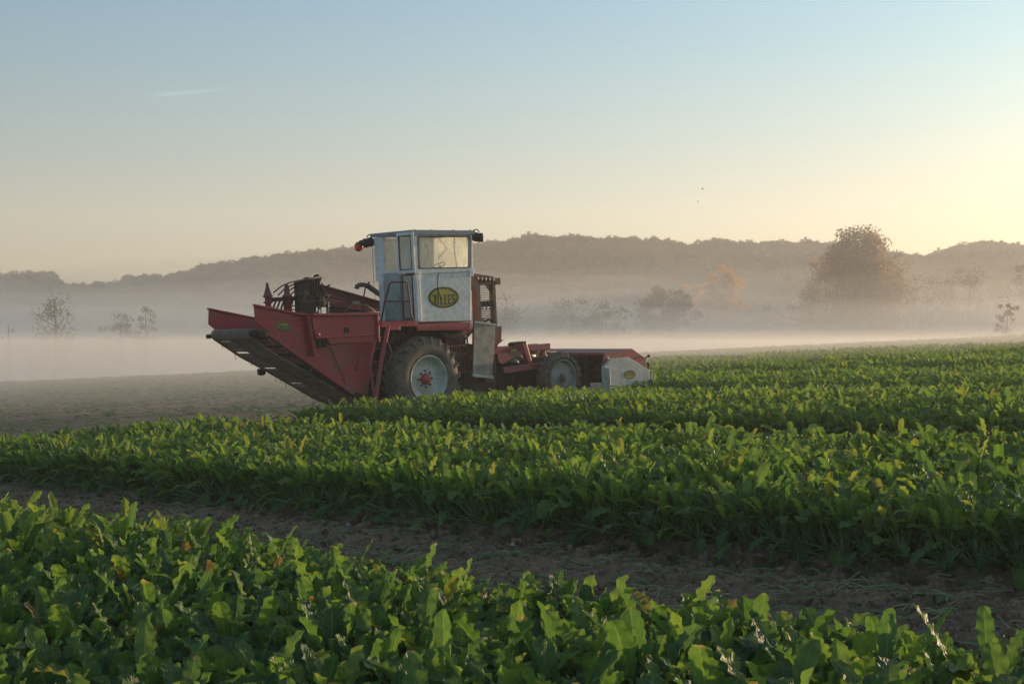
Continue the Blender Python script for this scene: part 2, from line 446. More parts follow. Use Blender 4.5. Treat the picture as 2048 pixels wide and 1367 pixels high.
def logo(name, parent, c, a, b, n0, ang=0.0, yel=None, ink_ring=True, label=None):
    """oval yellow badge: dark ring and dark letters, standing 2-6 mm proud of the sheet at n0"""
    mb = MB()
    ca, sa = math.cos(ang), math.sin(ang)
    def W(x, y, n): return (c[0] + (x * a) * ca - (y * b) * sa, n, c[1] + (x * a) * sa + (y * b) * ca)
    K = 40
    def ell(s0, s1, na, nb, mi):
        mb.cur = mi
        E0 = [(s0 * math.cos(2 * math.pi * k / K), s0 * math.sin(2 * math.pi * k / K)) for k in range(K)]
        if s1 is None:
            mb.add([W(x, y, nb) for x, y in E0] + [W(x, y, na) for x, y in E0],
                   [list(range(K))] + [[k, (k + 1) % K, (k + 1) % K + K, k + K] for k in range(K)])
        else:
            E1 = [(x * s1[0] / s0, y * s1[1] / s0) for x, y in E0]
            mb.add([W(x, y, nb) for x, y in E0] + [W(x, y, nb) for x, y in E1] + [W(x, y, na) for x, y in E0],
                   [[k, (k + 1) % K, (k + 1) % K + K, k + K] for k in range(K)] + [[k, (k + 1) % K, (k + 1) % K + 2 * K, k + 2 * K] for k in range(K)])
    ell(1.0, None, n0, n0 + 0.003, 0)
    ell(0.965, (0.84, 0.80), n0 + 0.003, n0 + 0.006, 1)
    mb.cur = 1
    def st(x0, y0, x1, y1, x2=None, y2=None, x3=None, y3=None):
        p = [(x0, y0), (x1, y0), (x1, y1), (x0, y1)] if x2 is None else [(x0, y0), (x1, y1), (x2, y2), (x3, y3)]
        mb.add([W(x, y, n0 + 0.006) for x, y in p], [[0, 1, 2, 3]])
    # G
    st(-0.73, 0.12, -0.47, 0.24); st(-0.60, -0.72, -0.47, 0.12); st(-0.70, -0.45, -0.60, -0.72 + 0.3, -0.60, -0.72, -0.66, -0.62)
    # I
    st(-0.41, -0.66, -0.32, 0.35); st(-0.41, 0.42, -0.32, 0.54)
    # L L
    st(-0.23, -0.70, -0.13, 0.31); st(-0.13, -0.70, -0.04, -0.56)
    st(0.02, -0.70, 0.12, 0.28); st(0.12, -0.70, 0.20, -0.56)
    # E
    st(0.255, -0.66, 0.345, 0.28); st(0.345, 0.14, 0.46, 0.28); st(0.345, -0.26, 0.43, -0.13); st(0.345, -0.66, 0.46, -0.52)
    # S
    st(0.52, 0.13, 0.74, 0.26); st(0.51, -0.16, 0.595, 0.18); st(0.53, -0.23, 0.73, -0.10); st(0.665, -0.50, 0.75, -0.13); st(0.51, -0.55, 0.73, -0.42)
    o = H(mb, name, [yel or M_YEL, M_INK], parent)
    if label: o['label'] = label
    return o

def wheel(c, R, width, rim_r, n_out, depth, hub_mat, rim_mat, lugs, name='rear_wheel', label=None, narrow=False):
    w = bpy.data.objects.new(name, None); COL.objects.link(w); w.parent = harv
    w.location = (c[0], -n_out, c[1])
    if label: w['label'] = label
    n1 = -width
    t = MB()
    sh = 0.10 * R
    t.lathe([(rim_r - 0.02, -0.05), (rim_r + 0.02, -0.01), (rim_r + 0.10, 0.015), (R - 2.2 * sh, 0.02), (R - sh * 1.1, -0.01), (R - 0.045, -0.07 * width / .5),
             (R - 0.035, n1 / 2), (R - 0.045, n1 + 0.07 * width / .5), (R - sh * 1.1, n1 + 0.01), (R - 2.2 * sh, n1 - 0.02), (rim_r + 0.08, n1), (rim_r - 0.02, n1 + 0.05)], (0, 0), 64)
    for k in range(lugs):
        for side in (0, 1):
            th = 2 * math.pi * (k + 0.5 * side) / lugs
            d = 0.26 / R
            def PT(r, a, n): return (r * math.cos(a), n, r * math.sin(a))
            na, nb = (0.012, n1 * 0.54) if side == 0 else (n1 - 0.012, n1 * 0.46)
            wa = 0.036 / R
            vs = []
            for (nn, off) in ((na, 0.0), (nb, d)):
                ro = R - 0.02 if abs(nn - n1 * .5) > 0.1 * width else R
                for r in (R - 0.085 if nn in (0.012, n1 - 0.012) else R - 0.06, ro):
                    vs += [PT(r, th + off - wa, nn), PT(r, th + off + wa, nn)]
            t.add(vs, [(0, 1, 3, 2), (4, 6, 7, 5), (0, 4, 5, 1), (2, 3, 7, 6), (0, 2, 6, 4), (1, 5, 7, 3)])
            # shoulder part of the lug running down the side wall
            nn = na
            s2 = 0.014 if side == 0 else -0.014
            vs = [PT(R - 0.24 * R * .8, th - wa * .7 - 0.02, nn + s2 * .8), PT(R - 0.24 * R * .8, th + wa * .7 - 0.02, nn + s2 * .8), PT(R - 0.04, th + wa, nn), PT(R - 0.04, th - wa, nn)]
            vs += [(x, n - (0.05 if side == 0 else -0.05), z) for x, n, z in vs]
            t.add(vs, [(0, 1, 2, 3), (7, 6, 5, 4), (0, 4, 5, 1), (1, 5, 6, 2), (2, 6, 7, 3), (3, 7, 4, 0)])
    H(t, 'tyre', M_TYRE, w)
    r = MB()
    r.lathe([(rim_r - 0.03, -0.06), (rim_r + 0.005, -0.015), (rim_r + 0.012, 0.006), (rim_r - 0.012, 0.008), (rim_r - 0.022, -0.02), (rim_r - 0.045, -0.035), (rim_r - 0.05, -0.07),
             (rim_r - 0.08, -0.085), (rim_r - 0.085, -0.13 if not narrow else -0.09), (rim_r * 0.80, -depth * .8), (rim_r * 0.74, -depth), (rim_r * 0.55, -depth + 0.02), (0.0, -depth + 0.025)], (0, 0), 64)
    H(r, 'rim', rim_mat, w)
    h = MB()
    if not narrow:
        h.lathe([(0.137, -depth + 0.02), (0.137, -depth + 0.075), (0.125, -depth + 0.09), (0.0, -depth + 0.095)], (0, 0), 32)
        H(h, 'hub_cap', hub_mat, w)
        for k in range(8):
            nb = MB()
            a = 2 * math.pi * (k + 0.5) / 8 + 0.39
            nb.lathe([(0.024, -depth + 0.02), (0.024, -depth + 0.05), (0.012, -depth + 0.055), (0.012, -depth + 0.075), (0, -depth + 0.075)], (0.195 * math.cos(a), 0.195 * math.sin(a)), 6, False)
            H(nb, 'wheel_nut', M_DARK, w)
    else:
        h.lathe([(0.10, -depth + 0.02), (0.10, -depth + 0.05), (0.06, -depth + 0.06), (0.06, -depth + 0.10), (0.0, -depth + 0.105)], (0, 0), 20)
        for k in range(6):
            a = 2 * math.pi * k / 6
            h.lathe([(0.018, -depth + 0.02), (0.018, -depth + 0.055), (0, -depth + 0.055)], (0.115 * math.cos(a), 0.115 * math.sin(a)), 6, False)
        H(h, 'hub_cap', hub_mat, w)
    return w

def build_harvester():
    rnd = random.Random(7)
    # ---- wheels
    wheel((0.07, 1.03), 1.03, 0.55, 0.56, 0.0, 0.17, M_HUB, M_RIM, 22, 'wheel', 'big muddy rear wheel with cream rim and red hub cap')
    wheel((0.07, 1.03), 1.03, 0.55, 0.56, -2.35, 0.17, M_HUB, M_RIM, 22, 'wheel', 'big muddy rear wheel on the far side')
    wheel((4.60, 0.69), 0.69, 0.30, 0.475, 0.0, 0.07, M_IRON, M_RIMGREY, 20, 'wheel', 'narrow front wheel with dull grey disc rim', narrow=True)
    wheel((4.60, 0.69), 0.69, 0.30, 0.475, -2.6, 0.07, M_IRON, M_RIMGREY, 20, 'wheel', 'narrow front wheel on the far side', narrow=True)
    # ---- chassis
    m = MB()
    m.prism([(-1.10, 2.33), (-1.09, 2.475), (-0.05, 2.44), (-0.05, 2.385), (0.02, 2.36), (1.69, 2.30), (1.67, 2.12), (-0.02, 2.19), (-0.06, 2.30), (-0.55, 2.32), (-0.55, 2.24), (-0.85, 2.25), (-0.85, 2.33)], -0.30, -0.22)
    m.box((-1.10, -0.30, 2.34), (-1.02, -1.95, 2.47))
    m.box((-1.1, -2.03, 2.30), (1.9, -1.95, 2.47))
    m.box((1.72, -0.32, 2.12), (1.80, -1.95, 2.30))
    m.box((1.0, -0.5, 1.45), (4.6, -0.42, 1.6)); m.box((-3.0, -1.9, 1.35), (4.6, -1.8, 1.55))
    H(m, 'chassis_beam', M_RED, bevel=0.008)
    m = MB()
    m.box((-1.05, -0.31, 2.40), (0.0, -1.94, 2.44))
    m.box((0.0, -0.305, 2.315), (1.78, -1.80, 2.345))
    H(m, 'platform', M_IRON)
    # ---- dark drive line and cleaning drums under the cab
    m = MB()
    m.path([(0.07, -0.4, 1.03), (0.07, -2.6, 1.03)], 0.13, 12)
    m.box((-0.5, -0.65, 0.9), (0.7, -2.2, 1.75)); m.box((-1.4, -0.8, 0.65), (-0.2, -2.1, 1.95))
    m.box((0.6, -0.75, 0.75), (2.4, -2.2, 1.7)); m.box((-1.2, -0.7, 1.75), (1.7, -2.0, 2.28))
    m.box((0.9, -0.6, 0.45), (2.7, -2.3, 0.75)); m.box((2.3, -0.95, 0.45), (3.2, -2.2, 1.05))
    for k in range(26):
        a = (rnd.uniform(-1.3, 2.2), rnd.uniform(-0.5, -0.75), rnd.uniform(0.6, 2.2))
        m.path([a, (a[0] + rnd.uniform(-.5, .5), a[1] - .05, a[2] + rnd.uniform(-.3, .3)), (a[0] + rnd.uniform(-.8, .8), a[1] - .15, a[2] + rnd.uniform(-.5, .4))], rnd.uniform(0.015, 0.05), 6)
    for k in range(14):
        a = (rnd.uniform(-1.2, 2.0), -0.6, rnd.uniform(0.7, 2.0))
        m.box(a, (a[0] + rnd.uniform(.08, .3), -0.66 - rnd.uniform(0, .1), a[2] + rnd.uniform(.08, .35)))
    for k in range(3):
        m.lathe([(0.0, -0.52), (0.16, -0.52), (0.18, -0.56), (0.18, -0.62), (0.05, -0.64)], (-0.95 + k * 0.1 + 0.1 * k, 1.2 + 0.42 * k), 18)
    H(m, 'drive_gear', M_DARK)
    m = MB()
    for k in range(10):
        l = 0.98 + k * 0.075
        m.box((l, -0.36, 1.10), (l + 0.028, -0.39, 1.98))
    m.box((0.92, -0.355, 1.98), (1.72, -0.40, 2.04)); m.box((0.92, -0.355, 1.52), (1.72, -0.40, 1.56)); m.box((0.92, -0.355, 1.06), (1.72, -0.40, 1.10))
    H(m, 'slatted_guard', M_REDOLD)
    for k in range(5):
        m = MB()
        m.path([(0.75 + .05 * k, -.34, 2.10), (1.0 + .1 * k, -.31, 1.97 - .03 * k), (1.45 + .03 * k, -.31, 2.07 - .02 * k), (1.66, -.34, 2.12)], 0.010, 6)
        H(m, 'hydraulic_hose', M_IRON)
    m = MB(); m.path([(-0.9, -.4, 2.2), (-0.7, -.38, 1.7), (-0.95, -.42, 1.3)], 0.018, 6)
    H(m, 'hydraulic_hose', M_GREYCYL)
    # ---- cab
    cab = bpy.data.objects.new('cab', None); COL.objects.link(cab); cab.parent = harv; cab.location = (0, 0.25, 2.4)
    def C(mb, name, mat, bevel=0.0):
        o = mb.build(name, mat, cab, flip=True, bevel=bevel)
        o.location = (0, -0.25, -2.4)
        return o
    m = MB()
    # near side lower panel with its thin frame, far side, front, rear door bulkhead parts
    m.prism([(0.0, 2.40), (0.02, 3.62), (1.80, 3.56), (1.70, 2.36)], -0.25, -0.29)
    m.prism([(0.0, 2.40), (0.02, 3.62), (1.80, 3.56), (1.70, 2.36)], -1.62, -1.66)
    m.prism([(1.66, 2.38), (1.76, 3.58), (1.80, 3.56), (1.70, 2.36)], -0.29, -1.62)
    m.box((-0.02, -0.19, 2.42), (0.10, -0.31, 3.52))                 # rear near post
    m.box((-0.03, -1.46, 2.44), (0.06, -1.64, 3.50))                 # rear far post, lower
    C(m, 'cab_body', M_CAB, 0.006)
    m = MB()
    m.box((0.035, -0.225, 3.555), (1.84, -0.30, 3.665))               # waist rail
    m.box((0.035, -0.215, 3.46), (0.16, -0.26, 3.60)); m.box((1.72, -0.215, 3.44), (1.85, -0.26, 3.60))
    m.prism([(1.735, 3.66), (1.79, 4.49), (1.88, 4.49), (1.845, 3.66)], -0.23, -0.30)
    m.prism([(0.02, 3.66), (0.03, 4.49), (0.115, 4.49), (0.105, 3.66)], -0.23, -0.30)
    m.box((-0.02, -1.40, 3.44), (0.08, -1.75, 4.50))                 # wide far rear post
    m.prism([(1.735, 3.60), (1.79, 4.49), (1.88, 4.49), (1.845, 3.60)], -1.66, -1.74)
    m.box((0.0, -1.64, 3.555), (1.84, -1.72, 3.66))
    m.box((1.76, -0.30, 3.56), (1.84, -1.64, 3.66))
    m.box((-0.03, -0.80, 3.60), (0.02, -1.40, 3.66))
    # side window rim trim
    m.box((0.115, -0.24, 4.44), (1.79, -0.30, 4.49))
    C(m, 'window_frame', M_CAB, 0.006)
    m = MB()
    m.prism([(-0.04, 4.49), (-0.04, 4.60), (1.95, 4.565), (1.87, 4.455), (1.80, 4.455)], -0.19, -0.235)   # fascia
    m.prism([(-0.06, 4.51), (-0.06, 4.60), (-0.02, 4.605), (1.97, 4.57), (1.97, 4.55)], -0.235, -1.83)
    m.box((-0.07, -0.19, 4.53), (-0.03, -1.83, 4.60)); m.box((1.90, -0.20, 4.46), (1.95, -1.83, 4.565))
    m.prism([(-0.06, 4.53), (-0.06, 4.60), (1.96, 4.57), (1.90, 4.46), (1.8, 4.46)], -1.80, -1.84)
    for l in (0.05, 0.55, 1.25, 1.8):
        m.box((l, -0.22, 4.585 - l * 0.012), (l + .03, -0.25, 4.615 - l * 0.012))
    m.box((1.40, -0.187, 4.515), (1.57, -0.191, 4.53))
    C(m, 'roof', M_CABDK, 0.004)
    m = MB()
    def rring(mb, l0, l1, u0, u1, n, w, t, rad=0.08):
        def rr(a0, a1, b0, b1, r):
            out = []
            for cx, cy, s in ((a1 - r, b1 - r, 0), (a0 + r, b1 - r, 1), (a0 + r, b0 + r, 2), (a1 - r, b0 + r, 3)):
                for k in range(5):
                    t_ = math.pi / 2 * (s + k / 4); out.append((cx + r * math.cos(t_), cy + r * math.sin(t_)))
            return out
        A = rr(l0, l1, u0, u1, rad); Bq = rr(l0 + w, l1 - w, u0 + w, u1 - w, max(rad - w, 0.02))
        return A, Bq
    A, Bq = rring(m, 0.115, 1.775, 3.665, 4.455, 0, 0.028, 0)
    k = len(A)
    def skew(p): return (p[0] + (p[0] - 0.1) / 1.7 * (p[1] - 3.66) * 0.05, p[1] - 0.012 * p[0])
    A = [skew(p) for p in A]; Bq = [skew(p) for p in Bq]
    m.add([(p[0], -0.222, p[1]) for p in A] + [(p[0], -0.222, p[1]) for p in Bq] + [(p[0], -0.26, p[1]) for p in Bq],
          [[i, (i + 1) % k, (i + 1) % k + k, i + k] for i in range(k)] + [[i + k, (i + 1) % k + k, (i + 1) % k + 2 * k, i + 2 * k] for i in range(k)])
    ws = C(m, 'window_seal', M_BLACK)
    m = MB()
    m.prism(Bq, -0.255, -0.262)
    C(m, 'side_window', M_GLASS)
    m = MB(); m.prism([(0.11, 3.66), (0.12, 4.47), (1.78, 4.45), (1.74, 3.66)], -1.68, -1.686)
    C(m, 'side_window', M_GLASSMIST)
    m = MB(); m.prism([(1.775, 3.66), (1.82, 4.47), (1.828, 4.47), (1.783, 3.66)], -0.30, -1.64)
    C(m, 'windscreen', M_GLASSMIST)
    # rear face: window above the door, door leaf, open grimy window
    m = MB(); m.prism_l([(-0.82, 3.66), (-0.82, 4.48), (-1.395, 4.50), (-1.40, 3.66)], -0.005, 0.001)
    C(m, 'rear_window', M_GLASS)
    m = MB(); m.prism_l([(-0.80, 2.45), (-0.80, 3.60), (-1.46, 3.62), (-1.46, 2.46)], -0.02, 0.01)
    m.box((-0.03, -0.80, 2.47), (-0.02, -0.84, 3.58)); m.box((-0.045, -0.86, 3.0), (-0.02, -0.90, 3.12)); m.box((-0.05, -0.79, 2.62), (-0.02, -0.83, 2.72))
    C(m, 'door', M_DOOR, 0.004)
    m = MB()
    def rect_ring_l(mb, n0, n1, u0, u1, w, l0, l1):
        mb.box((l0, n0, u0), (l1, n1, u0 + w)); mb.box((l0, n0, u1 - w), (l1, n1, u1))
        mb.box((l0, n0, u0 + w), (l1, n0 + w * (1 if n1 > n0 else -1), u1 - w)); mb.box((l0, n1, u0 + w), (l1, n1 - w * (1 if n1 > n0 else -1), u1 - w))
    rect_ring_l(m, -0.32, -0.74, 2.47, 3.55, 0.03, -0.025, 0.005)
    C(m, 'door_seal', M_BLACK)
    m = MB(); m.prism_l([(-0.35, 2.50), (-0.35, 3.52), (-0.71, 3.52), (-0.71, 2.50)], -0.012, -0.004)
    C(m, 'door_window', M_GLASSDK)
    m = MB(); rect_ring_l(m, -0.17, -0.80, 3.58, 4.56, 0.085, -0.075, -0.035)
    C(m, 'open_window_frame', M_CAB, 0.005)
    m = MB(); rect_ring_l(m, -0.245, -0.725, 3.655, 4.485, 0.022, -0.081, -0.035)
    C(m, 'window_seal', M_BLACK)
    m = MB(); m.prism_l([(-0.26, 3.67), (-0.26, 4.47), (-0.71, 4.47), (-0.71, 3.67)], -0.060, -0.054)
    C(m, 'open_window', M_GLASSDK)
    # inside: seat, steering column, posts, hanging cable
    m = MB()
    m.box((0.55, -0.75, 3.05), (1.0, -1.2, 3.15)); m.box((0.48, -0.75, 3.15), (0.57, -1.2, 3.62)); m.box((0.65, -0.85, 2.4), (0.9, -1.1, 3.05))
    m.path([(0.93, -1.15, 4.46), (0.90, -1.15, 4.05), (0.86, -1.15, 3.5)], 0.045, 8)
    m.path([(1.0, -1.0, 4.3), (1.1, -1.0, 4.05), (0.92, -1.0, 3.8)], 0.016, 6)
    C(m, 'driver_seat', M_REDOLD)
    m = MB()
    m.path([(1.45, -0.6, 3.2), (1.25, -0.8, 3.75)], 0.025, 8)
    pts = [(1.25 + 0.18 * math.cos(t) * 0.6, -0.8 + 0.18 * math.sin(t), 3.75 + 0.18 * math.cos(t) * 0.35) for t in [2 * math.pi * k / 16 for k in range(17)]]
    m.path(pts, 0.014, 6, caps=False)
    m.path([(0.62 + 0.4, -0.5, 4.40), (1.22, -0.45, 4.15), (1.02, -0.55, 3.92)], 0.010, 6)
    C(m, 'steering_wheel', M_BLACK)
    m = MB()
    m.path([(1.38, -0.34, 4.45), (1.36, -0.34, 4.1), (1.40, -0.34, 3.85), (1.42, -0.34, 3.68)], 0.010, 6)
    C(m, 'cable', M_BLACK)
    m = MB()
    m.path([(0.76, -0.235, 3.575), (0.70, -0.232, 3.42), (0.69, -0.232, 3.2), (0.74, -0.232, 3.02), (0.81, -0.232, 2.91)], 0.012, 6)
    C(m, 'cable', M_BLACK)
    logo('logo', cab, (0.865, 2.955), 0.50, 0.262, -0.25, ang=-0.025).location = (0, -0.25, -2.4)
    # work lights and beacon on the cab roof
    def lamp(c, ang, big=True):
        mm = MB()
        x, n, u = c
        d = Vector((math.cos(ang), math.sin(ang), 0))
        mm.ball((x, n, u), 0.125, 14, (1, 1, 0.95))
        for s_ in (1,):
            mm.path([(x + d.x * .05, n + d.y * .05, u - .02), (x + d.x * .17, n + d.y * .17, u - .02)], 0.115, 16)
        mm.path([(x + .1 * math.cos(t), n + 0.02, u + 0.11 + .075 * math.sin(t)) for t in [math.pi * k / 8 for k in range(9)]], 0.014, 6)
        return mm
    C(lamp((-0.05, -1.86, 4.40), 3.6), 'work_light', M_BLACK)
    C(lamp((2.02, -0.26, 4.41), 0.5), 'work_light', M_BLACK)
    m = MB(); m.path([(-0.06, -1.92, 4.48), (-0.08, -2.05, 4.47), (-0.1, -2.12, 4.42)], 0.022, 8); m.ball((-0.1, -2.14, 4.39), 0.09, 12, (1, 1, .9))
    C(m, 'beacon_base', M_BLACK)
    m = MB(); m.ball((-0.12, -2.24, 4.31), 0.125, 14, (0.95, 0.95, 1.0)); C(m, 'beacon', M_AMBER)
    m = MB(); m.path([(-0.02, -1.82, 4.3), (0.0, -1.86, 3.5), (0.02, -1.88, 2.86)], 0.006, 5); C(m, 'aerial_wire', M_BLACK)
    # ---- handrail and ladder
    m = MB()
    m.path([(-0.35, -1.20, 2.46), (-0.35, -1.12, 2.66), (-0.35, -1.01, 2.95), (-0.35, -0.80, 3.33), (-0.35, -0.73, 3.385), (-0.35, -0.2, 3.37), (-0.35, -0.12, 3.33), (-0.35, -0.055, 2.92), (-0.35, -0.05, 2.62), (-0.35, 0.03, 2.45)], 0.022, 8)
    m.path([(-0.35, -1.0, 2.93), (-0.35, -0.06, 2.91)], 0.018, 8)
    H(m, 'handrail', M_REDOLD)
    m = MB()
    m.path([(-1.29, -0.10, 2.33), (-1.60, -0.08, 1.50), (-1.56, -0.05, 0.80), (-1.52, -0.03, 0.45)], 0.040, 4)
    m.path([(-1.01, -0.10, 2.34), (-1.26, -0.08, 1.60), (-1.50, -0.05, 0.80), (-1.56, -0.03, 0.45)], 0.062, 4)
    m.path([(-1.64, -0.12, 2.37), (-1.99, -0.14, 1.39)], 0.020, 6)
    m.path([(-1.64, -.12, 2.36), (-1.50, -.11, 2.40), (-1.32, -.10, 2.36)], 0.020, 6)
    for u in (0.95, 1.25, 1.55, 1.85, 2.12):
        t = (2.34 - u) / 1.5
        m.path([(-1.29 - 0.30 * min(1, t * 1.6), -0.12, u), (-1.02 - 0.45 * t, -0.10, u)], 0.014, 6)
    H(m, 'ladder', M_RED)
    # ---- tail conveyor
    tail = bpy.data.objects.new('tail_conveyor', None); COL.objects.link(tail); tail.parent = harv; tail.location = (-3.3, 1.05, 1.6)
    def T(mb, name, mat, bevel=0.0, label=None):
        o = mb.build(name, mat, tail, flip=True, bevel=bevel); o.location = (3.3, -1.05, -1.6)
        if label: o['label'] = label
        return o
    m = MB()
    m.prism([(-4.54, 3.02), (-4.53, 2.66), (-4.26, 2.44), (-3.19, 1.72), (-1.99, 0.90), (-1.60, 0.80), (-1.20, 2.25), (-1.60, 2.30), (-3.10, 2.30), (-3.20, 2.725)], -0.28, -0.25)
    m.prism([(-4.56, 3.04), (-3.19, 2.745), (-3.19, 2.70), (-4.56, 2.995)], -0.28, -0.19)                 # rolled top edge
    m.prism([(-4.26, 2.44), (-3.19, 1.72), (-1.99, 0.90), (-2.03, 0.82), (-3.23, 1.63), (-4.29, 2.36)], -0.30, -0.20)  # lower stringer
    m.prism([(-3.25, 2.76), (-3.12, 1.80), (-3.05, 1.80), (-3.17, 2.76)], -0.28, -0.12)                        # upright flange
    T(m, 'side_panel', M_RED, 0.006, 'near red side panel with oval yellow sticker')
    for l_, n_, u_ in ([(-4.20 + 2.15 * k / 11, -0.25, 2.44 - 1.47 * k / 11) for k in range(12)] + [(-3.0 + 0.19 * k, -0.12, 2.255 - 0.004 * k) for k in range(9)]
                       + [(-3.30 + .012 * k, -0.25, 2.62 - .13 * k) for k in range(7)]):
        m = MB(); m.lathe([(0.016, n_), (0.016, n_ + 0.012), (0, n_ + 0.014)], (l_, u_), 6, False)
        T(m, 'bolt', M_REDOLD)
    m = MB(); m.prism([(-4.45, 2.735), (-4.44, 2.72), (-3.28, 2.60), (-3.28, 2.615)], -0.25, -0.243); T(m, 'weld_seam', M_REDOLD)
    m = MB(); m.prism([(-2.60, 1.98), (-2.58, 1.98), (-2.20, 1.12), (-2.22, 1.12)], -0.25, -0.235); T(m, 'weld_seam', M_REDOLD)
    m = MB()
    m.prism([(-4.67, 2.975), (-4.705, 2.63), (-4.51, 2.47), (-3.4, 1.85), (-2.0, 0.95), (-1.6, 0.9), (-1.2, 2.3), (-2.6, 2.50)], -1.90, -1.93)
    m.prism([(-4.69, 2.995), (-2.6, 2.52), (-2.6, 2.48), (-4.69, 2.955)], -1.86, -1.97)
    T(m, 'side_panel', M_RED, 0.006, 'far red side panel of the tail, seen from inside')
    # hopper standing proud of the side
    m = MB()
    m.prism([(-3.17, 2.70), (-3.08, 2.20), (-2.80, 2.19), (-2.70, 2.05), (-1.44, 2.02), (-1.38, 2.30), (-1.36, 2.64)], -0.12, -0.08)
    m.box((-1.42, -0.10, 2.04), (-1.38, -0.75, 2.62))
    m.prism([(-3.18, 2.76), (-3.17, 2.71), (-1.33, 2.64), (-1.33, 2.69)], -0.16, 0.0)
    m.prism([(-3.10, 2.225), (-1.40, 2.19), (-1.40, 2.16), (-3.10, 2.195)], -0.10, -0.055)
    m.lathe([(0.05, -0.08), (0.05, -0.06), (0.03, -0.055), (0, -0.055)], (-3.02, 2.28), 14)
    m.box((-1.38, -0.12, 2.0), (-1.32, -0.02, 2.66))
    T(m, 'hopper_side', M_RED, 0.006)
    m = MB()
    m.box((-2.30, -0.078, 2.27), (-2.16, -0.070, 2.40))
    T(m, 'dark_hole_plate', M_DARK)  # dark plate stands in for the shade inside an opening; nothing is cut
    m = MB()
    m.box((-3.10, -0.26, 1.98), (-2.75, -0.14, 2.18))
    m.box((-3.0, -0.15, 2.0), (-2.9, -0.12, 2.16)); m.box((-2.86, -0.15, 2.0), (-2.8, -0.12, 2.16))
    T(m, 'gear_box', M_DARK)
    # rod web: two side belts, rods across, underside visible
    web0 = [(-4.62, 2.30), (-3.96, 1.86), (-3.37, 1.53), (-2.66, 1.12), (-1.99, 0.73), (-1.55, 0.52)]
    def along(pts, d):
        for a, b in zip(pts[:-1], pts[1:]):
            L_ = math.hypot(b[0] - a[0], b[1] - a[1])
            if d <= L_: return (a[0] + (b[0] - a[0]) * d / L_, a[1] + (b[1] - a[1]) * d / L_)
            d -= L_
        return pts[-1]
    tot = sum(math.hypot(b[0] - a[0], b[1] - a[1]) for a, b in zip(web0[:-1], web0[1:]))
    m = MB()
    d = 0.0; i = 0
    while d < tot:
        p = along(web0, d)
        if rnd.random() > 0.04:
            m.path([(p[0], -0.33, p[1] + rnd.uniform(-.006, .006)), (p[0] + rnd.uniform(-.01, .01), -1.86, p[1] + rnd.uniform(-.006, .006))], 0.017 if i % 7 else 0.03, 6)
        p2 = (p[0] + 0.09, p[1] + 0.17)
        if d > 1.6 or i % 3 == 0: m.path([(p2[0], -0.33, p2[1]), (p2[0], -1.86, p2[1])], 0.019, 6)
        d += 0.058; i += 1
    for n in (-0.34, -1.08, -1.86):
        m.path([(a, n, b) for a, b in web0], 0.035, 4)
        m.path([(a + .09, n, b + .17) for a, b in web0], 0.03, 4)
    # return flight over the head drum
    for k in range(9):
        t = math.pi * k / 8
        m.path([(-4.62 + .05 - .10 * math.sin(t), -0.34, 2.385 - 0.10 * math.cos(t)), (-4.57 - .10 * math.sin(t), -1.86, 2.385 - 0.10 * math.cos(t))], 0.02, 6)
    T(m, 'rod_web', M_ROD)
    m = MB()
    m.path([(-4.52, -0.28, 2.39), (-4.52, -1.95, 2.39)], 0.085, 14)
    m.path([(-4.36, -0.18, 2.36), (-4.36, -0.34, 2.36)], 0.115, 18); m.path([(-4.36, -0.13, 2.36), (-4.36, -0.2, 2.36)], 0.06, 14)
    m.box((-4.46, -1.87, 2.30), (-4.22, -0.35, 2.44)); m.path([(-4.72, -1.98, 2.35), (-4.5, -1.98, 2.35)], 0.05, 8)
    for (l, u) in ((-3.95, 2.08), (-3.62, 1.87), (-3.2, 1.57), (-2.85, 1.32), (-2.45, 1.08), (-2.1, 0.84)):
        m.path([(l, -0.24, u), (l, -0.36, u)], 0.055, 14); m.path([(l, -0.22, u), (l, -1.9, u)], 0.025, 8)
    m.path([(-3.33, -0.2, 1.38), (-3.12, -0.2, 1.56)], 0.03, 6); m.path([(-3.38, -0.20, 1.40), (-3.22, -.20, 1.37)], 0.035, 6)
    m.box((-3.45, -1.97, 1.38), (-3.28, -1.88, 1.52)); m.path([(-3.4, -1.95, 1.42), (-3.3, -1.95, 1.42)], 0.06, 8)
    for k in range(7):
        p = along(web0, rnd.uniform(.2, 2.2))
        m.path([(p[0], -1.84, p[1]), (p[0] + .01, -1.84, p[1] - rnd.uniform(.08, .18))], 0.006, 4)
    T(m, 'web_roller', M_DARK)
    logo('logo', tail, (-3.80, 2.503), 0.205, 0.10, -0.25, yel=M_OLIVE, ang=-0.02).location = (3.3, -1.05, -1.6)
    # ---- ring elevator behind the tail
    rg = bpy.data.objects.new('cross_conveyor', None); COL.objects.link(rg); rg.parent = harv; rg.location = (-1.5, 2.1, 3.0)
    def Rr(mb, name, mat, bevel=0.0):
        o = mb.build(name, mat, rg, flip=True, bevel=bevel); o.location = (1.5, -2.1, -3.0); return o
    m = MB()
    m.prism([(-1.53, 3.425), (0.40, 2.905), (0.60, 2.84), (0.6, 2.55), (0.0, 2.62), (-0.6, 2.83), (-1.30, 3.10), (-1.64, 3.16)], -2.13, -2.10)
    m.prism([(-1.55, 3.445), (0.62, 2.86), (0.62, 2.82), (-1.55, 3.405)], -2.16, -2.05)
    m.prism([(-1.20, 3.14), (0.55, 2.69), (0.55, 2.66), (-1.20, 3.11)], -2.10, -2.06)
    m.prism([(-1.35, 3.08), (-1.35, 2.90), (-0.95, 2.83), (0.3, 2.60), (0.3, 2.72), (-0.6, 2.93)], -2.00, -1.97)
    Rr(m, 'side_panel', M_REDOLD, 0.006)
    m = MB()
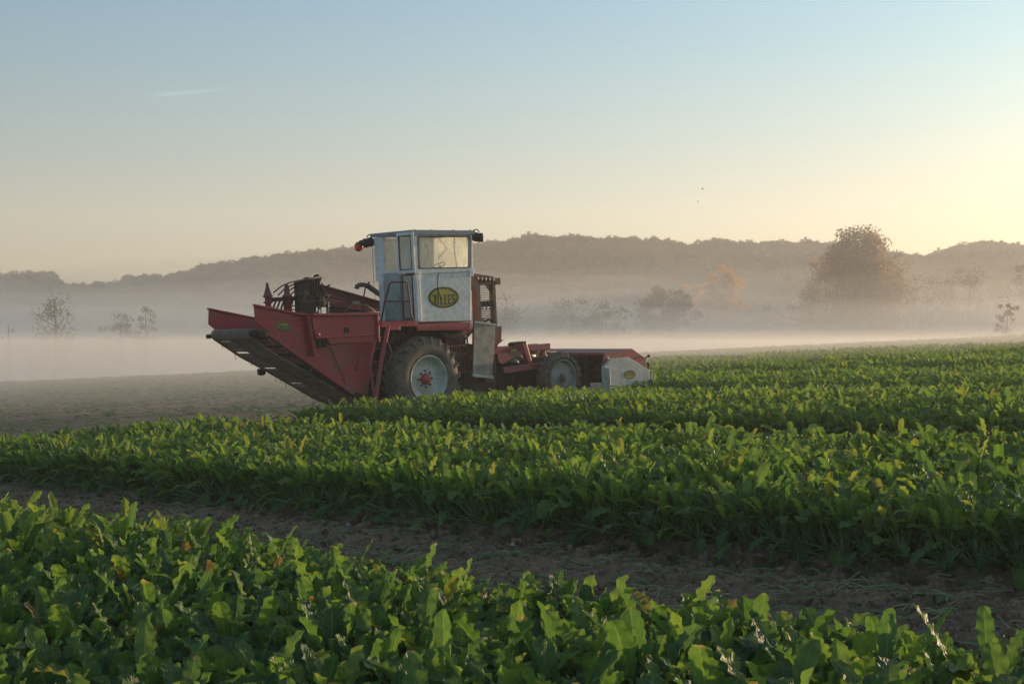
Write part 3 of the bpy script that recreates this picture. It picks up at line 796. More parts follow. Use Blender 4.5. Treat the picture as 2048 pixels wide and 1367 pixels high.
    m.prism([(-2.20, 2.40), (-2.18, 3.50), (-1.95, 3.545), (-1.86, 3.60), (-1.80, 3.55), (-1.62, 3.60), (-1.56, 3.66), (-1.54, 3.59), (-1.47, 3.58), (-1.55, 3.42), (-1.62, 3.16), (-1.66, 3.0), (-1.72, 2.9), (-1.74, 2.4)], -2.14, -1.98)
    m.box((-1.35, -1.98, 2.35), (0.3, -2.05, 2.88)); m.box((-1.78, -2.0, 2.86), (-1.33, -2.1, 3.14)); m.box((-1.78, -2.0, 2.3), (-1.33, -2.1, 2.70))
    m.path([(-1.66, -2.06, 2.66), (-1.50, -2.06, 2.90)], 0.015, 6)
    m.path([(-1.9, -1.9, 2.58), (0.2, -1.9, 2.5)], 0.05, 6); m.path([(-2.2, -1.95, 2.45), (-0.5, -1.95, 2.62)], 0.04, 6)
    m.box((-2.90, -2.12, 3.055), (-2.2, -2.04, 3.155))
    for k in range(16):
        a = (rnd.uniform(-1.75, -1.35), -1.97, rnd.uniform(2.9, 3.4))
        m.path([a, (a[0] + rnd.uniform(-.15, .15), -1.94, a[1 + 1] + rnd.uniform(-.2, .2))], rnd.uniform(.01, .025), 6)
    Rr(m, 'drive_head', M_DARK)
    m = MB()
    for k in range(9):
        l = -2.17 + k * 0.075
        m.box((l, -1.965, 2.5), (l + 0.022, -1.985, 3.44 + 0.012 * k))
    m.box((-2.19, -1.955, 3.0), (-1.62, -1.975, 3.05)); m.path([(-2.2, -1.96, 3.50), (-1.95, -1.96, 3.55), (-1.5, -1.96, 3.60)], 0.025, 6)
    m.lathe([(0.0, -1.93), (0.11, -1.93), (0.13, -1.95), (0.13, -1.97)], (-1.52, 2.99), 16)
    Rr(m, 'drum_slats', M_IRON)
    m = MB()
    for k in range(7):
        o = k * 0.052
        m.path([(-2.73 + o * 1.7, -2.2 + k * .05, 3.27 - o * 1.35), (-2.50 + o * 1.1, -2.2 + k * .05, 3.41 - o * 1.2), (-2.25 + o * .5, -2.2 + k * .05, 3.49 - o * 1.1), (-1.95, -2.2 + k * .05, 3.54 - o)], 0.017, 6)
    for k in range(5):
        l = -2.86 + k * 0.115
        m.path([(l + .10, -2.08, 3.06), (l + .03, -2.08, 2.93), (l - .03, -2.08, 2.80)], 0.022, 6)
    m.path([(-2.4, -2.1, 2.93), (-2.2, -2.1, 2.93)], 0.012, 4); m.path([(-2.4, -2.1, 2.84), (-2.2, -2.1, 2.84)], 0.012, 4); m.path([(-2.28, -2.1, 2.93), (-2.28, -2.1, 3.05)], 0.012, 4)
    Rr(m, 'feeder_fingers', M_DARK)
    m = MB()
    m.lathe  # cone posts
    def vlathe(mb, prof, l, n, seg=16):
        vs = [(l + r * math.cos(2 * math.pi * j / seg), n + r * math.sin(2 * math.pi * j / seg), z) for r, z in prof for j in range(seg)]
        fs = [[i * seg + j, i * seg + (j + 1) % seg, (i + 1) * seg + (j + 1) % seg, (i + 1) * seg + j] for i in range(len(prof) - 1) for j in range(seg)]
        mb.add(vs, fs, True)
    vlathe(m, [(0.11, 2.70), (0.11, 2.86), (0.16, 2.88), (0.16, 2.93), (0.07, 2.95), (0.07, 3.02), (0.11, 3.03), (0.11, 3.06), (0.07, 3.08), (0.08, 3.16), (0.125, 3.18), (0.125, 3.20), (0.10, 3.21), (0.03, 3.44), (0.035, 3.45), (0.03, 3.50), (0, 3.51)], -2.96, -2.1)
    vlathe(m, [(0.10, 2.6), (0.10, 3.12), (0.12, 3.14), (0.11, 3.2), (0.07, 3.22), (0.06, 3.38), (0.035, 3.44), (0.03, 3.47), (0, 3.475)], -2.42, -2.1)
    Rr(m, 'cone_post', M_REDOLD)
    m = MB(); m.path([(-1.34, -1.96, 3.14), (-1.36, -1.96, 2.6)], 0.022, 8); m.box((-1.44, -1.94, 3.13), (-1.24, -1.99, 3.17))
    m.path([(-0.9, -1.94, 2.72), (-0.6, -1.94, 2.90), (-0.2, -1.94, 2.86), (0.1, -1.94, 2.65)], 0.010, 6); m.path([(-0.8, -1.93, 2.70), (0.35, -1.93, 2.66)], 0.008, 6)
    m.box((-0.62, -1.94, 2.90), (-0.42, -1.98, 2.96))
    Rr(m, 'hydraulic_pipe', M_GREYCYL)
    # ---- exhaust
    m = MB()
    m.path([(-0.66, -1.7, 3.27), (-0.64, -1.7, 3.33), (-0.56, -1.7, 3.36), (-0.42, -1.7, 3.355), (-0.30, -1.7, 3.32)], 0.055, 12, taper=[.06, .06, .058, .055, .06])
    m.path([(-0.32, -1.7, 3.325), (0.10, -1.7, 3.06), (0.6, -1.75, 2.75)], 0.066, 12)
    m.path([(-0.38, -1.7, 3.34), (-0.45, -1.72, 3.05), (-0.5, -1.75, 2.5)], 0.018, 6); m.path([(-.3, -1.7, 3.38), (-.26, -1.7, 3.42)], 0.02, 6)
    H(m, 'exhaust_pipe', M_IRON)
    # ---- vertical lift beside the cab
    lf = bpy.data.objects.new('lift_elevator', None); COL.objects.link(lf); lf.parent = harv; lf.location = (2.2, 0.6, 1.0)
    def Lf(mb, name, mat, bevel=0.0):
        o = mb.build(name, mat, lf, flip=True, bevel=bevel); o.location = (-2.2, -0.6, -1.0); return o
    m = MB()
    m.prism([(1.83, 3.50), (1.86, 3.20), (1.93, 3.08), (1.91, 2.3), (1.78, 0.85), (1.89, 0.85), (2.02, 2.3), (2.05, 3.10), (2.02, 3.50)], -0.42, -0.30)
    m.prism([(2.70, 3.10), (2.70, 2.1), (2.60, 0.9), (2.66, 0.9), (2.76, 2.1), (2.76, 3.10)], -0.62, -0.48)
    m.prism([(1.90, 3.2), (1.93, 2.3), (1.80, 0.85), (1.9, 0.85), (2.0, 2.3), (2.0, 3.2)], -1.75, -1.65)
    Lf(m, 'lift_post', M_REDOLD, 0.005)
    m = MB()
    m.prism([(1.90, 3.44), (1.95, 3.51), (2.60, 3.42), (2.70, 3.37), (2.745, 3.29), (2.70, 3.26), (2.66, 3.22), (1.95, 3.20)], -0.50, -0.36)
    m.prism([(2.42, 3.22), (2.70, 3.26), (2.70, 2.92), (2.62, 2.98)], -0.47, -0.42)
    m.box((2.72, -0.50, 3.20), (2.87, -0.36, 3.37)); m.path([(2.72, -0.43, 3.28), (2.90, -0.43, 3.28)], 0.05, 8)
    m.box((2.10, -0.44, 2.0), (2.17, -0.36, 3.25)); m.box((2.60, -0.46, 2.0), (2.69, -0.36, 3.30))
    for k in range(24):
        u = 2.32 + k * 0.04
        m.box((2.085, -0.42, u), (2.10, -0.38, u + 0.02))
    m.prism([(1.92, 2.42), (2.12, 2.40), (2.12, 2.28), (1.92, 2.28)], -0.42, -0.36)
    m.box((1.95, -0.5, 3.30), (2.65, -1.7, 3.42))
    for k in range(5):
        m.path([(2.05 + .13 * k, -0.36, 3.38 - .012 * k), (2.05 + .13 * k, -0.30, 3.38 - .012 * k)], 0.055, 10)
    Lf(m, 'lift_head', M_IRON)
    m = MB()
    for k in range(19):
        u = 2.20 + k * 0.058
        if 2.64 < u < 2.82:
            if len(m.v) > 0: Lf(m, 'rod_grille', M_IRON); m = MB()
            continue
        m.path([(2.16, -0.40, u + .01), (2.62, -0.40, u - 0.01)], 0.0075, 5)
    Lf(m, 'rod_grille', M_IRON)
    m = MB()
    m.box((2.15, -0.43, 2.66), (2.62, -0.37, 2.73))
    for k in range(4):
        l = 2.17 + .13 * k
        m.box((l, -0.44, 2.70), (l + .06, -0.36, 2.81)); m.path([(l + .08, -.36, 2.68), (l + .0, -.33, 2.60)], 0.014, 5)
    m.path([(2.14, -.38, 2.70), (1.99, -.36, 2.57)], 0.018, 5)
    Lf(m, 'carrier_cup', M_DARK)
    m = MB(); m.path([(2.2, -.4, 2.24), (2.35, -.42, 2.30), (2.45, -.42, 2.34), (2.55, -.4, 2.28)], 0.03, 6)
    Lf(m, 'carrier_cup', M_DARK)
    m = MB()
    m.prism([(1.745, 2.30), (2.425, 2.20), (2.25, 0.90), (1.60, 1.0)], -0.19, -0.15)
    Lf(m, 'guard_plate', M_GUARD, 0.004)
    m = MB()
    m.prism([(1.735, 2.335), (1.735, 2.285), (2.44, 2.18), (2.44, 2.225)], -0.16, -0.125)
    Lf(m, 'guard_trim', M_WHITE)
    m = MB()
    m.prism([(1.585, 1.03), (1.585, 0.965), (2.265, 0.86), (2.265, 0.93)], -0.16, -0.125)
    for k in range(3): m.lathe([(0.02, -.125), (.02, -.11), (0, -.11)], (1.66 + .24 * k, 0.985 - .035 * k), 8, False)
    Lf(m, 'guard_trim', M_WHITE)
    m = MB()
    m.prism([(2.40, 2.17), (3.07, 2.135), (3.04, 1.90), (3.03, 1.79), (3.12, 1.785), (2.90, 1.67), (2.82, 1.50), (2.6, 1.1), (2.4, 1.1)], -0.64, -0.60)
    m.box((2.45, -0.64, 2.0), (3.05, -1.9, 2.12)); m.prism([(2.5, 1.3), (2.85, 1.3), (2.75, 0.6), (2.4, 0.6)], -0.7, -0.62)
    Lf(m, 'chute_panel', M_REDOLD, 0.005)
    # ---- front linkage
    fl = bpy.data.objects.new('front_linkage', None); COL.objects.link(fl); fl.parent = harv; fl.location = (3.6, 0.6, 1.1)
    def Fl(mb, name, mat, bevel=0.0):
        o = mb.build(name, mat, fl, flip=True, bevel=bevel); o.location = (-3.6, -0.6, -1.1); return o
    m = MB()
    arc = [(2.87 + 0.17 * math.cos(t), 1.365 + 0.185 * math.sin(t)) for t in [math.pi * (0.62 + 0.11 * k) for k in range(10)]]
    m.prism([(3.62, 1.66)] + arc + [(3.30, 1.32), (3.64, 1.42)], -0.52, -0.42)
    m.prism([(3.55, 1.66), (3.60, 1.70), (3.71, 1.70), (3.92, 1.06), (3.79, 1.06)], -0.54, -0.40)
    m.prism([(2.86, 1.09), (2.85, 0.96), (2.95, 0.94), (4.85, 0.985), (4.85, 1.14)], -0.52, -0.38)
    Fl(m, 'lift_arm', M_RED, 0.01)
    logo('logo', fl, (3.29, 1.475), 0.13, 0.075, -0.42, yel=M_OLIVE).location = (-3.6, -0.6, -1.1)
    m = MB()
    m.prism([(3.25, 1.60), (3.22, 1.68), (3.32, 1.71), (3.70, 1.71), (3.68, 1.66), (3.34, 1.64)], -0.58, -0.38)
    m.path([(2.93, -.45, 1.55), (2.93, -.45, 1.60)], 0.02, 6)
    m.box((2.8, -0.7, 0.5), (4.3, -1.9, 1.2)); m.box((3.2, -.62, 1.1), (3.6, -.9, 1.3)); m.box((4.0, -0.6, 1.1), (4.7, -1.7, 1.25))
    m.path([(4.6, -0.2, 0.69), (4.6, -2.7, 0.69)], 0.06, 8)
    for k in range(24):
        a = (rnd.uniform(2.8, 4.6), rnd.uniform(-.5, -.75), rnd.uniform(.4, 1.25))
        m.path([a, (a[0] + rnd.uniform(-.3, .3), a[1], a[2] + rnd.uniform(-.3, .2))], rnd.uniform(.012, .04), 6)
    Fl(m, 'linkage_frame', M_DARK)
    m = MB()
    m.path([(3.45, -0.72, 1.31), (4.05, -0.72, 1.27), ], 0.065, 14); m.path([(4.05, -.8, 1.30), (4.35, -.8, 1.28)], 0.075, 14)
    m.path([(3.3, -.66, 1.2), (3.5, -.62, 1.22), (3.6, -.62, 1.14)], 0.05, 8)
    Fl(m, 'hydraulic_cylinder', M_GREYCYL)
    m = MB(); m.path([(4.35, -.8, 1.56), (4.35, -.8, 1.42), (4.3, -.8, 1.35)], 0.04, 8)
    Fl(m, 'hydraulic_pipe', M_GREYCYL)
    m = MB(); m.path([(4.72, -.8, 1.48), (4.75, -.8, 1.3), (4.82, -.8, 1.22)], 0.03, 8)
    Fl(m, 'hydraulic_pipe', M_GREYCYL)
    m = MB()
    m.box((4.24, -0.86, 0.55), (4.45, -0.74, 1.42)); m.box((4.28, -0.80, 0.15), (4.36, -0.75, .6)); m.path([(4.45, -.78, .6), (4.75, -.78, .2)], .025, 6)
    m.box((4.23, -0.9, 1.40), (4.44, -0.7, 1.60)); m.path([(4.22, -.8, 1.58), (4.22, -.8, 1.5)], .05, 8)
    m.prism([(4.46, 1.42), (4.46, 1.50), (4.72, 1.50), (4.76, 1.46), (4.76, 1.40)], -0.86, -0.72); m.box((4.62, -.84, 1.2), (4.7, -.76, 1.42))
    m.path([(3.7, -.9, 1.50), (4.24, -.9, 1.42), (4.9, -.9, 1.36), (5.6, -1.2, 1.3)], .018, 6); m.box((3.85, -.9, 1.36), (4.25, -.84, 1.44))
    m.prism([(2.93, 1.08), (2.91, 0.80), (3.36, 0.30), (3.90, 0.30)], -0.80, -0.76)
    m.box((4.85, -0.6, 1.02), (5.9, -0.72, 1.14)); m.box((4.85, -1.9, 1.02), (5.9, -2.02, 1.14))
    Fl(m, 'linkage_post', M_REDOLD, 0.006)
    # ---- header
    hd = bpy.data.objects.new('header', None); COL.objects.link(hd); hd.parent = harv; hd.location = (6.7, 1.2, 0.7)
    def Hd(mb, name, mat, bevel=0.0):
        o = mb.build(name, mat, hd, flip=True, bevel=bevel); o.location = (-6.7, -1.2, -0.7); return o
    m = MB()
    hood = [(5.88, 1.25), (6.97, 1.30), (7.52, 0.99), (7.54, 0.69)]
    inner = [(7.51, 0.69), (7.49, 0.975), (6.96, 1.27), (5.88, 1.22)]
    m.prism(hood + inner, 0.27, -2.90)
    m.prism([(5.80, 1.27), (5.80, 1.20), (6.0, 1.20), (6.0, 1.27)], 0.27, -2.9)
    Hd(m, 'hood', M_REDOLD, 0.004)
    m = MB()
    g = [(5.88, 1.25), (6.97, 1.30), (7.52, 0.99), (7.545, 0.69), (7.50, 0.25), (5.90, 0.35), (5.76, 0.90)]
    m.prism(g, 0.275, 0.30)
    Hd(m, 'gable', M_RED, 0.004)
    m = MB(); m.prism(g, -2.90, -2.93)
    Hd(m, 'gable', M_RED, 0.004)
    m = MB()
    m.prism([(5.745, 0.90), (6.05, 1.10), (6.70, 1.085), (7.52, 0.665), (7.50, 0.22), (5.74, 0.30)], 0.302, 0.42)
    m.box((5.73, 0.30, 0.28), (5.755, 0.60, 0.88))
    m.path([(5.90, .36, 1.16), (5.97, .36, 1.08)], 0.03, 6)
    Hd(m, 'side_box', M_WHITE, 0.012)
    logo('logo', hd, (6.70, 0.62), 0.24, 0.115, 0.42, ang=math.pi - 0.03).location = (-6.7, -1.2, -0.7)
    m = MB()
    m.path([(6.3, .25, .75), (6.3, -2.9, .75)], 0.24, 12); m.path([(7.0, .25, .55), (7.0, -2.9, .55)], 0.2, 12)
    for k in range(60):
        n = .2 - k * .052; t = k * 0.9
        m.box((6.3 - .02 + .3 * math.cos(t), n, .75 + .3 * math.sin(t) - .02), (6.3 + .02 + .22 * math.cos(t), n - .03, .75 + .22 * math.sin(t) + .04))
    m.box((5.75, -0.2, 0.95), (5.95, -2.85, 1.20)); m.box((5.72, -0.2, 0.35), (5.8, -2.85, 0.95)); m.box((5.0, -.7, .6), (5.8, -1.9, 1.0))
    for k in range(12):
        m.box((5.68, -0.25 - k * .22, 0.3), (5.73, -0.31 - k * .22, 1.18))
    Hd(m, 'rotor', M_DARK)
    m = MB()
    m.path([(7.47, .2, .98), (7.60, .28, 1.03)], 0.018, 6); m.ball((7.63, .30, 1.055), 0.045, 10)
    m.box((7.50, -.1, .62), (7.75, .05, .72)); m.path([(7.5, .1, .78), (7.8, .1, .66), (7.95, .1, .5)], 0.035, 6); m.box((7.7, .0, .35), (7.86, .15, .62)); m.ball((7.80, .1, .80), 0.07, 10); m.path([(7.75, .1, .7), (7.8, .1, .82)], .03, 6)
    Hd(m, 'marker_arm', M_DARK)
    m = MB(); m.prism([(7.88, .38), (7.88, .55), (7.96, .60), (7.98, .40)], .11, .14); Hd(m, 'reflector_plate', M_WHITE)
build_harvester()

# ------------------------------------------------------------------ air
HAZE_D = 0.0009
MISTS = [
    ('ground_mist', 7, 170, lambda y: 2.5 + 0.001 * y, -9.7, 0.0115, 0.15, 'thin ground mist lying over the field round the harvester'),
    ('valley_mist', 118, 620, lambda y: 1.9, -12.6, 0.0050, 0.7, 'thick bank of mist filling the valley beyond the field edge'),
    ('valley_mist', 130, 600, lambda y: 4.0, -12.4, 0.0042, 1.3, 'thinner mist lying on top of the thick valley mist'),
    ('valley_mist', 140, 590, lambda y: 7.0, -12.3, 0.0042, 2.2, 'pale mist drifting between the bushes of the valley'),
    ('valley_mist', 150, 580, lambda y: 11.0, -12.2, 0.0045, 3.5, 'faint veil of mist reaching up into the trees in the valley'),
    ('valley_mist', 160, 640, lambda y: 16.0, -12.1, 0.0034, 5.0, 'faint upper veil of mist before the foot of the hill'),
    ('valley_mist', 170, 700, lambda y: 22.5, -12.0, 0.0014, 5.0, 'barely visible mist creeping up the lower hillside'),
    ('valley_mist', 180, 760, lambda y: 30.0, -11.9, 0.0003, 5.0, 'topmost thin mist fading out across the wooded hillside'),
]
# ------------------------------------------------------------------ foliage materials
def leaf_mat(name, cols, tcol, spec=0.4, trans=0.35, veins=True):
    m, n, l, out = new_mat(name)
    at = n.new('ShaderNodeAttribute'); at.attribute_name = 'tone'
    oi = n.new('ShaderNodeObjectInfo')
    ad = n.new('ShaderNodeMath'); ad.operation = 'MULTIPLY_ADD'; ad.inputs[1].default_value = 0.22; 
    l.new(oi.outputs['Random'], ad.inputs[0]); l.new(at.outputs['Fac'], ad.inputs[2])
    sb = n.new('ShaderNodeMath'); sb.operation = 'SUBTRACT'; sb.inputs[1].default_value = 0.10
    l.new(ad.outputs[0], sb.inputs[0])
    r = ramp(n, cols)
    l.new(sb.outputs[0], r.inputs['Fac'])
    col = r.outputs['Color']
    b = n.new('ShaderNodeBsdfPrincipled')
    if veins:
        uv = n.new('ShaderNodeUVMap'); uv.uv_map = 'UVMap'
        sp = n.new('ShaderNodeSeparateXYZ'); l.new(uv.outputs[0], sp.inputs[0])
        a = n.new('ShaderNodeMath'); a.operation = 'ABSOLUTE'; l.new(sp.outputs['X'], a.inputs[0])
        k1 = n.new('ShaderNodeMath'); k1.operation = 'MULTIPLY'; k1.inputs[1].default_value = -0.32; l.new(a.outputs[0], k1.inputs[0])
        k2 = n.new('ShaderNodeMath'); k2.operation = 'ADD'; l.new(k1.outputs[0], k2.inputs[0]); l.new(sp.outputs['Y'], k2.inputs[1])
        k3 = n.new('ShaderNodeMath'); k3.operation = 'MULTIPLY'; k3.inputs[1].default_value = 52; l.new(k2.outputs[0], k3.inputs[0])
        k4 = n.new('ShaderNodeMath'); k4.operation = 'SINE'; l.new(k3.outputs[0], k4.inputs[0])
        side = n.new('ShaderNodeMapRange'); side.inputs['From Min'].default_value = 0.90; side.inputs['From Max'].default_value = 1.0
        side.inputs['To Max'].default_value = 0.35
        l.new(k4.outputs[0], side.inputs['Value'])
        mid = n.new('ShaderNodeMapRange'); mid.inputs['From Min'].default_value = 0.09; mid.inputs['From Max'].default_value = 0.04
        mid.inputs['To Max'].default_value = 0.75
        l.new(a.outputs[0], mid.inputs['Value'])
        mxv = n.new('ShaderNodeMath'); mxv.operation = 'MAXIMUM'; l.new(side.outputs[0], mxv.inputs[0]); l.new(mid.outputs[0], mxv.inputs[1])
        mc = n.new('ShaderNodeMixRGB'); mc.inputs[2].default_value = (0.16, 0.24, 0.07, 1)
        l.new(mxv.outputs[0], mc.inputs[0]); l.new(col, mc.inputs[1])
        col = mc.outputs[0]
        # blotches
        t = noise(n, l, 26, 4, 0.6, coord='Object')
        r2 = ramp(n, [(0.35, (0.75, 0.8, 0.75)), (0.7, (1.15, 1.1, 1.0))])
        l.new(t.outputs[0], r2.inputs[0])
        mm = n.new('ShaderNodeMixRGB'); mm.blend_type = 'MULTIPLY'; mm.inputs[0].default_value = 1
        l.new(col, mm.inputs[1]); l.new(r2.outputs[0], mm.inputs[2]); col = mm.outputs[0]
        # dried tan tips and margins on some leaves
        vm = n.new('ShaderNodeMath'); vm.operation = 'MAXIMUM'; l.new(sp.outputs['Y'], vm.inputs[0])
        au = n.new('ShaderNodeMath'); au.operation = 'MULTIPLY'; au.inputs[1].default_value = 0.90; l.new(a.outputs[0], au.inputs[0]); l.new(au.outputs[0], vm.inputs[1])
        tn = noise(n, l, 9, 2, 0.5, coord='Object'); vs_ = n.new('ShaderNodeMath'); vs_.operation = 'MULTIPLY_ADD'; vs_.inputs[1].default_value = 0.55
        l.new(tn.outputs[0], vs_.inputs[0]); l.new(vm.outputs[0], vs_.inputs[2])
        tr_ = n.new('ShaderNodeMapRange'); tr_.inputs['From Min'].default_value = 1.27; tr_.inputs['From Max'].default_value = 1.36; tr_.inputs['To Max'].default_value = 0.75
        l.new(vs_.outputs[0], tr_.inputs['Value'])
        mt = n.new('ShaderNodeMixRGB'); mt.inputs[2].default_value = (0.33, 0.22, 0.14, 1); l.new(tr_.outputs[0], mt.inputs[0]); l.new(col, mt.inputs[1]); col = mt.outputs[0]
        hh = n.new('ShaderNodeMath'); hh.operation = 'MULTIPLY_ADD'; hh.inputs[1].default_value = 0.5
        l.new(t.outputs[0], hh.inputs[0]); l.new(k4.outputs[0], hh.inputs[2])
        bp = n.new('ShaderNodeBump'); bp.inputs['Strength'].default_value = 0.4; bp.inputs['Distance'].default_value = 0.0025
        l.new(hh.outputs[0], bp.inputs['Height']); l.new(bp.outputs[0], b.inputs['Normal'])
    l.new(col, b.inputs['Base Color'])
    b.inputs['Roughness'].default_value = 0.52
    b.inputs['Specular IOR Level'].default_value = spec
    tl = n.new('ShaderNodeBsdfTranslucent')
    tm = n.new('ShaderNodeMixRGB'); tm.blend_type = 'MULTIPLY'; tm.inputs[0].default_value = 1; tm.inputs[2].default_value = (*tcol, 1)
    l.new(col, tm.inputs[1]); l.new(tm.outputs[0], tl.inputs['Color'])
    mx = n.new('ShaderNodeMixShader'); mx.inputs[0].default_value = trans
    l.new(b.outputs[0], mx.inputs[1]); l.new(tl.outputs[0], mx.inputs[2])
    l.new(mx.outputs[0], out.inputs[0])
    return m
BEET_COLS = [(0.0, (0.048, 0.098, 0.046)), (0.35, (0.076, 0.145, 0.048)), (0.70, (0.130, 0.200, 0.055)), (0.86, (0.18, 0.225, 0.062)), (0.95, (0.19, 0.17, 0.045)), (1.0, (0.14, 0.09, 0.045))]
M_BEET = leaf_mat('beet_leaf', BEET_COLS, (2.4, 2.4, 1.1), 0.28, 0.38)
M_STALK = leaf_mat('beet_stalk', [(0.0, (0.16, 0.24, 0.08)), (1.0, (0.30, 0.35, 0.14))], (1.5, 1.5, 1.0), 0.4, 0.2, veins=False)

class LeafMesh:
    """numpy-collected quads with uv and a tone per corner"""
    def __init__(s): s.co = []; s.f = []; s.uv = []; s.tone = []; s.mi = []; s.n = 0
    def grid(s, P, UV, tone, mi=0):
        a, b = P.shape[:2]
        idx = np.arange(a * b).reshape(a, b) + s.n
        f = np.stack([idx[:-1, :-1], idx[1:, :-1], idx[1:, 1:], idx[:-1, 1:]], -1).reshape(-1, 4)
        s.co.append(P.reshape(-1, 3)); s.uv.append(UV.reshape(-1, 2)); s.tone.append(np.full(a * b, tone)); s.f.append(f); s.mi.append(np.full(len(f), mi)); s.n += a * b
    def mesh(s, name, mats):
        me = bpy.data.meshes.new(name)
        co = np.concatenate(s.co); f = np.concatenate(s.f); uv = np.concatenate(s.uv); tone = np.concatenate(s.tone); mi = np.concatenate(s.mi)
        me.vertices.add(len(co)); me.vertices.foreach_set('co', co.ravel())
        me.loops.add(f.size); me.loops.foreach_set('vertex_index', f.ravel().astype(np.int32))
        me.polygons.add(len(f)); me.polygons.foreach_set('loop_start', np.arange(0, f.size, 4, dtype=np.int32))
        me.polygons.foreach_set('use_smooth', np.ones(len(f), bool)); me.polygons.foreach_set('material_index', mi.astype(np.int32))
        u = me.uv_layers.new(name='UVMap'); u.data.foreach_set('uv', uv[f.ravel()].ravel().astype(np.float32))
        t = me.attributes.new('tone', 'FLOAT', 'POINT'); t.data.foreach_set('value', tone.astype(np.float32))
        me.update(calc_edges=True)
        for m in mats: me.materials.append(m)
        return me

def beet_meshes(seed, leaves=14, na=10, nb=7, lying=0, size=1.0, stalks=True, spread=27, blade=1.0, shift=0.0):
    """returns (blades mesh, stalks mesh)"""
    r = np.random.RandomState(seed)
    B = LeafMesh(); S = LeafMesh()
    for k in range(leaves):
        f = k / max(1, leaves - 1)                       # 0 inner .. 1 outer
        az = k * 2.399 + r.uniform(-.5, .5)
        el = math.radians(87 - spread * f ** 1.3 + r.uniform(-7, 7))
        lp = size * (0.22 + 0.10 * f + r.uniform(-.05, .06)); lb = size * (0.25 + 0.12 * r.rand() + 0.02 * f); w = size * (0.042 + 0.030 * r.rand())
        bend = r.uniform(0.0, 0.7) + 1.0 * f * r.rand() ** 1.5
        if k >= leaves - lying:
            el = math.radians(r.uniform(18, 34)); bend = r.uniform(.5, 1.0)
        if spread > 30 and f > 0.55: bend += 0.3 + 0.9 * r.rand()
        if f < 0.25: lb *= 0.75; w *= 0.7
        lb *= blade; w *= blade; lp *= 1 + (1 - blade) * 0.9
        twist = r.uniform(-.5, .5)
        d = np.array([math.cos(az), math.sin(az), 0.0]); up = np.array([0, 0, 1.0])
        # centre line
        nl = 3; pts = []; p = d * 0.02; e = el
        pts.append(p.copy())
        for i in range(nl):
            e -= 0.02 + 0.07 * f; p = p + (d * math.cos(e) + up * math.sin(e)) * lp / nl; pts.append(p.copy())
        seg = 3; th = (0.0065 if spread < 40 else 0.0085) * size
        side = np.cross(d, up)
        P = []
        for i, c in enumerate(pts):
            t_ = th * (1.5 - 0.7 * i / nl)
            P.append([c + side * t_ * math.cos(a) * 1.4 + up * t_ * math.sin(a) for a in (0, 2.09, 4.19, 6.28)])
        S.grid(np.array(P), np.zeros((nl + 1, 4, 2)), r.rand())
        # blade
        base = p; t = np.linspace(0, 1, na)
        cl = [base.copy()]; ee = [e]
        for i in range(1, na):
            e -= bend / na * (0.5 + 1.2 * i / na)
            base = base + (d * math.cos(e) + up * math.sin(e)) * lb / (na - 1); cl.append(base.copy()); ee.append(e)
        cl = np.array(cl); ee = np.array(ee)
        wt = w * ((1 - (1 - t) ** (1.6 + 1.2 * r.rand())) * (1 - t ** 7) ** 0.55 * 0.97 + 0.03)
        wt[0] = 0.006 * size; wt[-1] = w * 0.16
        s = np.linspace(-1, 1, nb)
        nrm = -np.sin(ee)[:, None] * d[None] + np.cos(ee)[:, None] * up[None]
        fold = r.uniform(0.15, 0.55); fr = r.uniform(4.0, 7.5); ph = r.uniform(0, 6.28, 2); amp = w * r.uniform(0.14, 0.32)
        ct, st_ = math.cos(twist), math.sin(twist)
        P = np.zeros((na, nb, 3)); UV = np.zeros((na, nb, 2))
        for j, sj in enumerate(s):
            ruf = amp * abs(sj) ** 1.7 * np.sin(2 * np.pi * fr * t + ph[0 if sj < 0 else 1] + 0.8 * sj) * np.clip(wt / w + .1, 0, 1)
            ind = 1 + 0.09 * abs(sj) ** 3 * np.sin(2 * np.pi * (fr * 1.5) * t + ph[1])
            xx = sj * wt * ind; zz = np.abs(sj) * wt * fold + ruf + w * 0.055 * np.sin(27 * t + 9 * abs(sj) + ph[0]) * np.sin(3.1 * sj + 11 * t)
            tw = twist * t
            x2 = xx * np.cos(tw) - zz * np.sin(tw); z2 = xx * np.sin(tw) + zz * np.cos(tw)
            P[:, j] = cl + side[None] * x2[:, None] + nrm * z2[:, None]
            UV[:, j, 0] = sj; UV[:, j, 1] = t
        tone = np.clip(0.40 + shift + 0.25 * r.randn() - 0.10 * f, 0.0, 0.82)
        if r.rand() < 0.012: tone = r.uniform(0.84, 1.0)
        B.grid(P, UV, tone)
    bm = B.mesh('beet_plant', [M_BEET]); sm = S.mesh('stalks', [M_STALK])
    return bm, sm, B, S

def one_mesh(seed, **kw):
    bm, sm, B, S = beet_meshes(seed, **kw)
    L = LeafMesh(); L.co = B.co + S.co; L.uv = B.uv + S.uv; L.tone = B.tone + S.tone
    L.f = B.f + [f + B.n for f in S.f]; L.mi = B.mi + [m + 1 for m in S.mi]; L.n = B.n + S.n
    return L.mesh('beet_plant', [M_BEET, M_STALK])
NEAR = [(one_mesh(100 + i, leaves=17 + i % 4, na=24, nb=11, size=0.86, blade=1.02, spread=37), None) for i in range(12)]
EDGE = [(one_mesh(200 + i, leaves=22, na=18, nb=9, lying=3 + i % 3, size=0.97, spread=52, blade=0.90, shift=0.08), None) for i in range(10)]

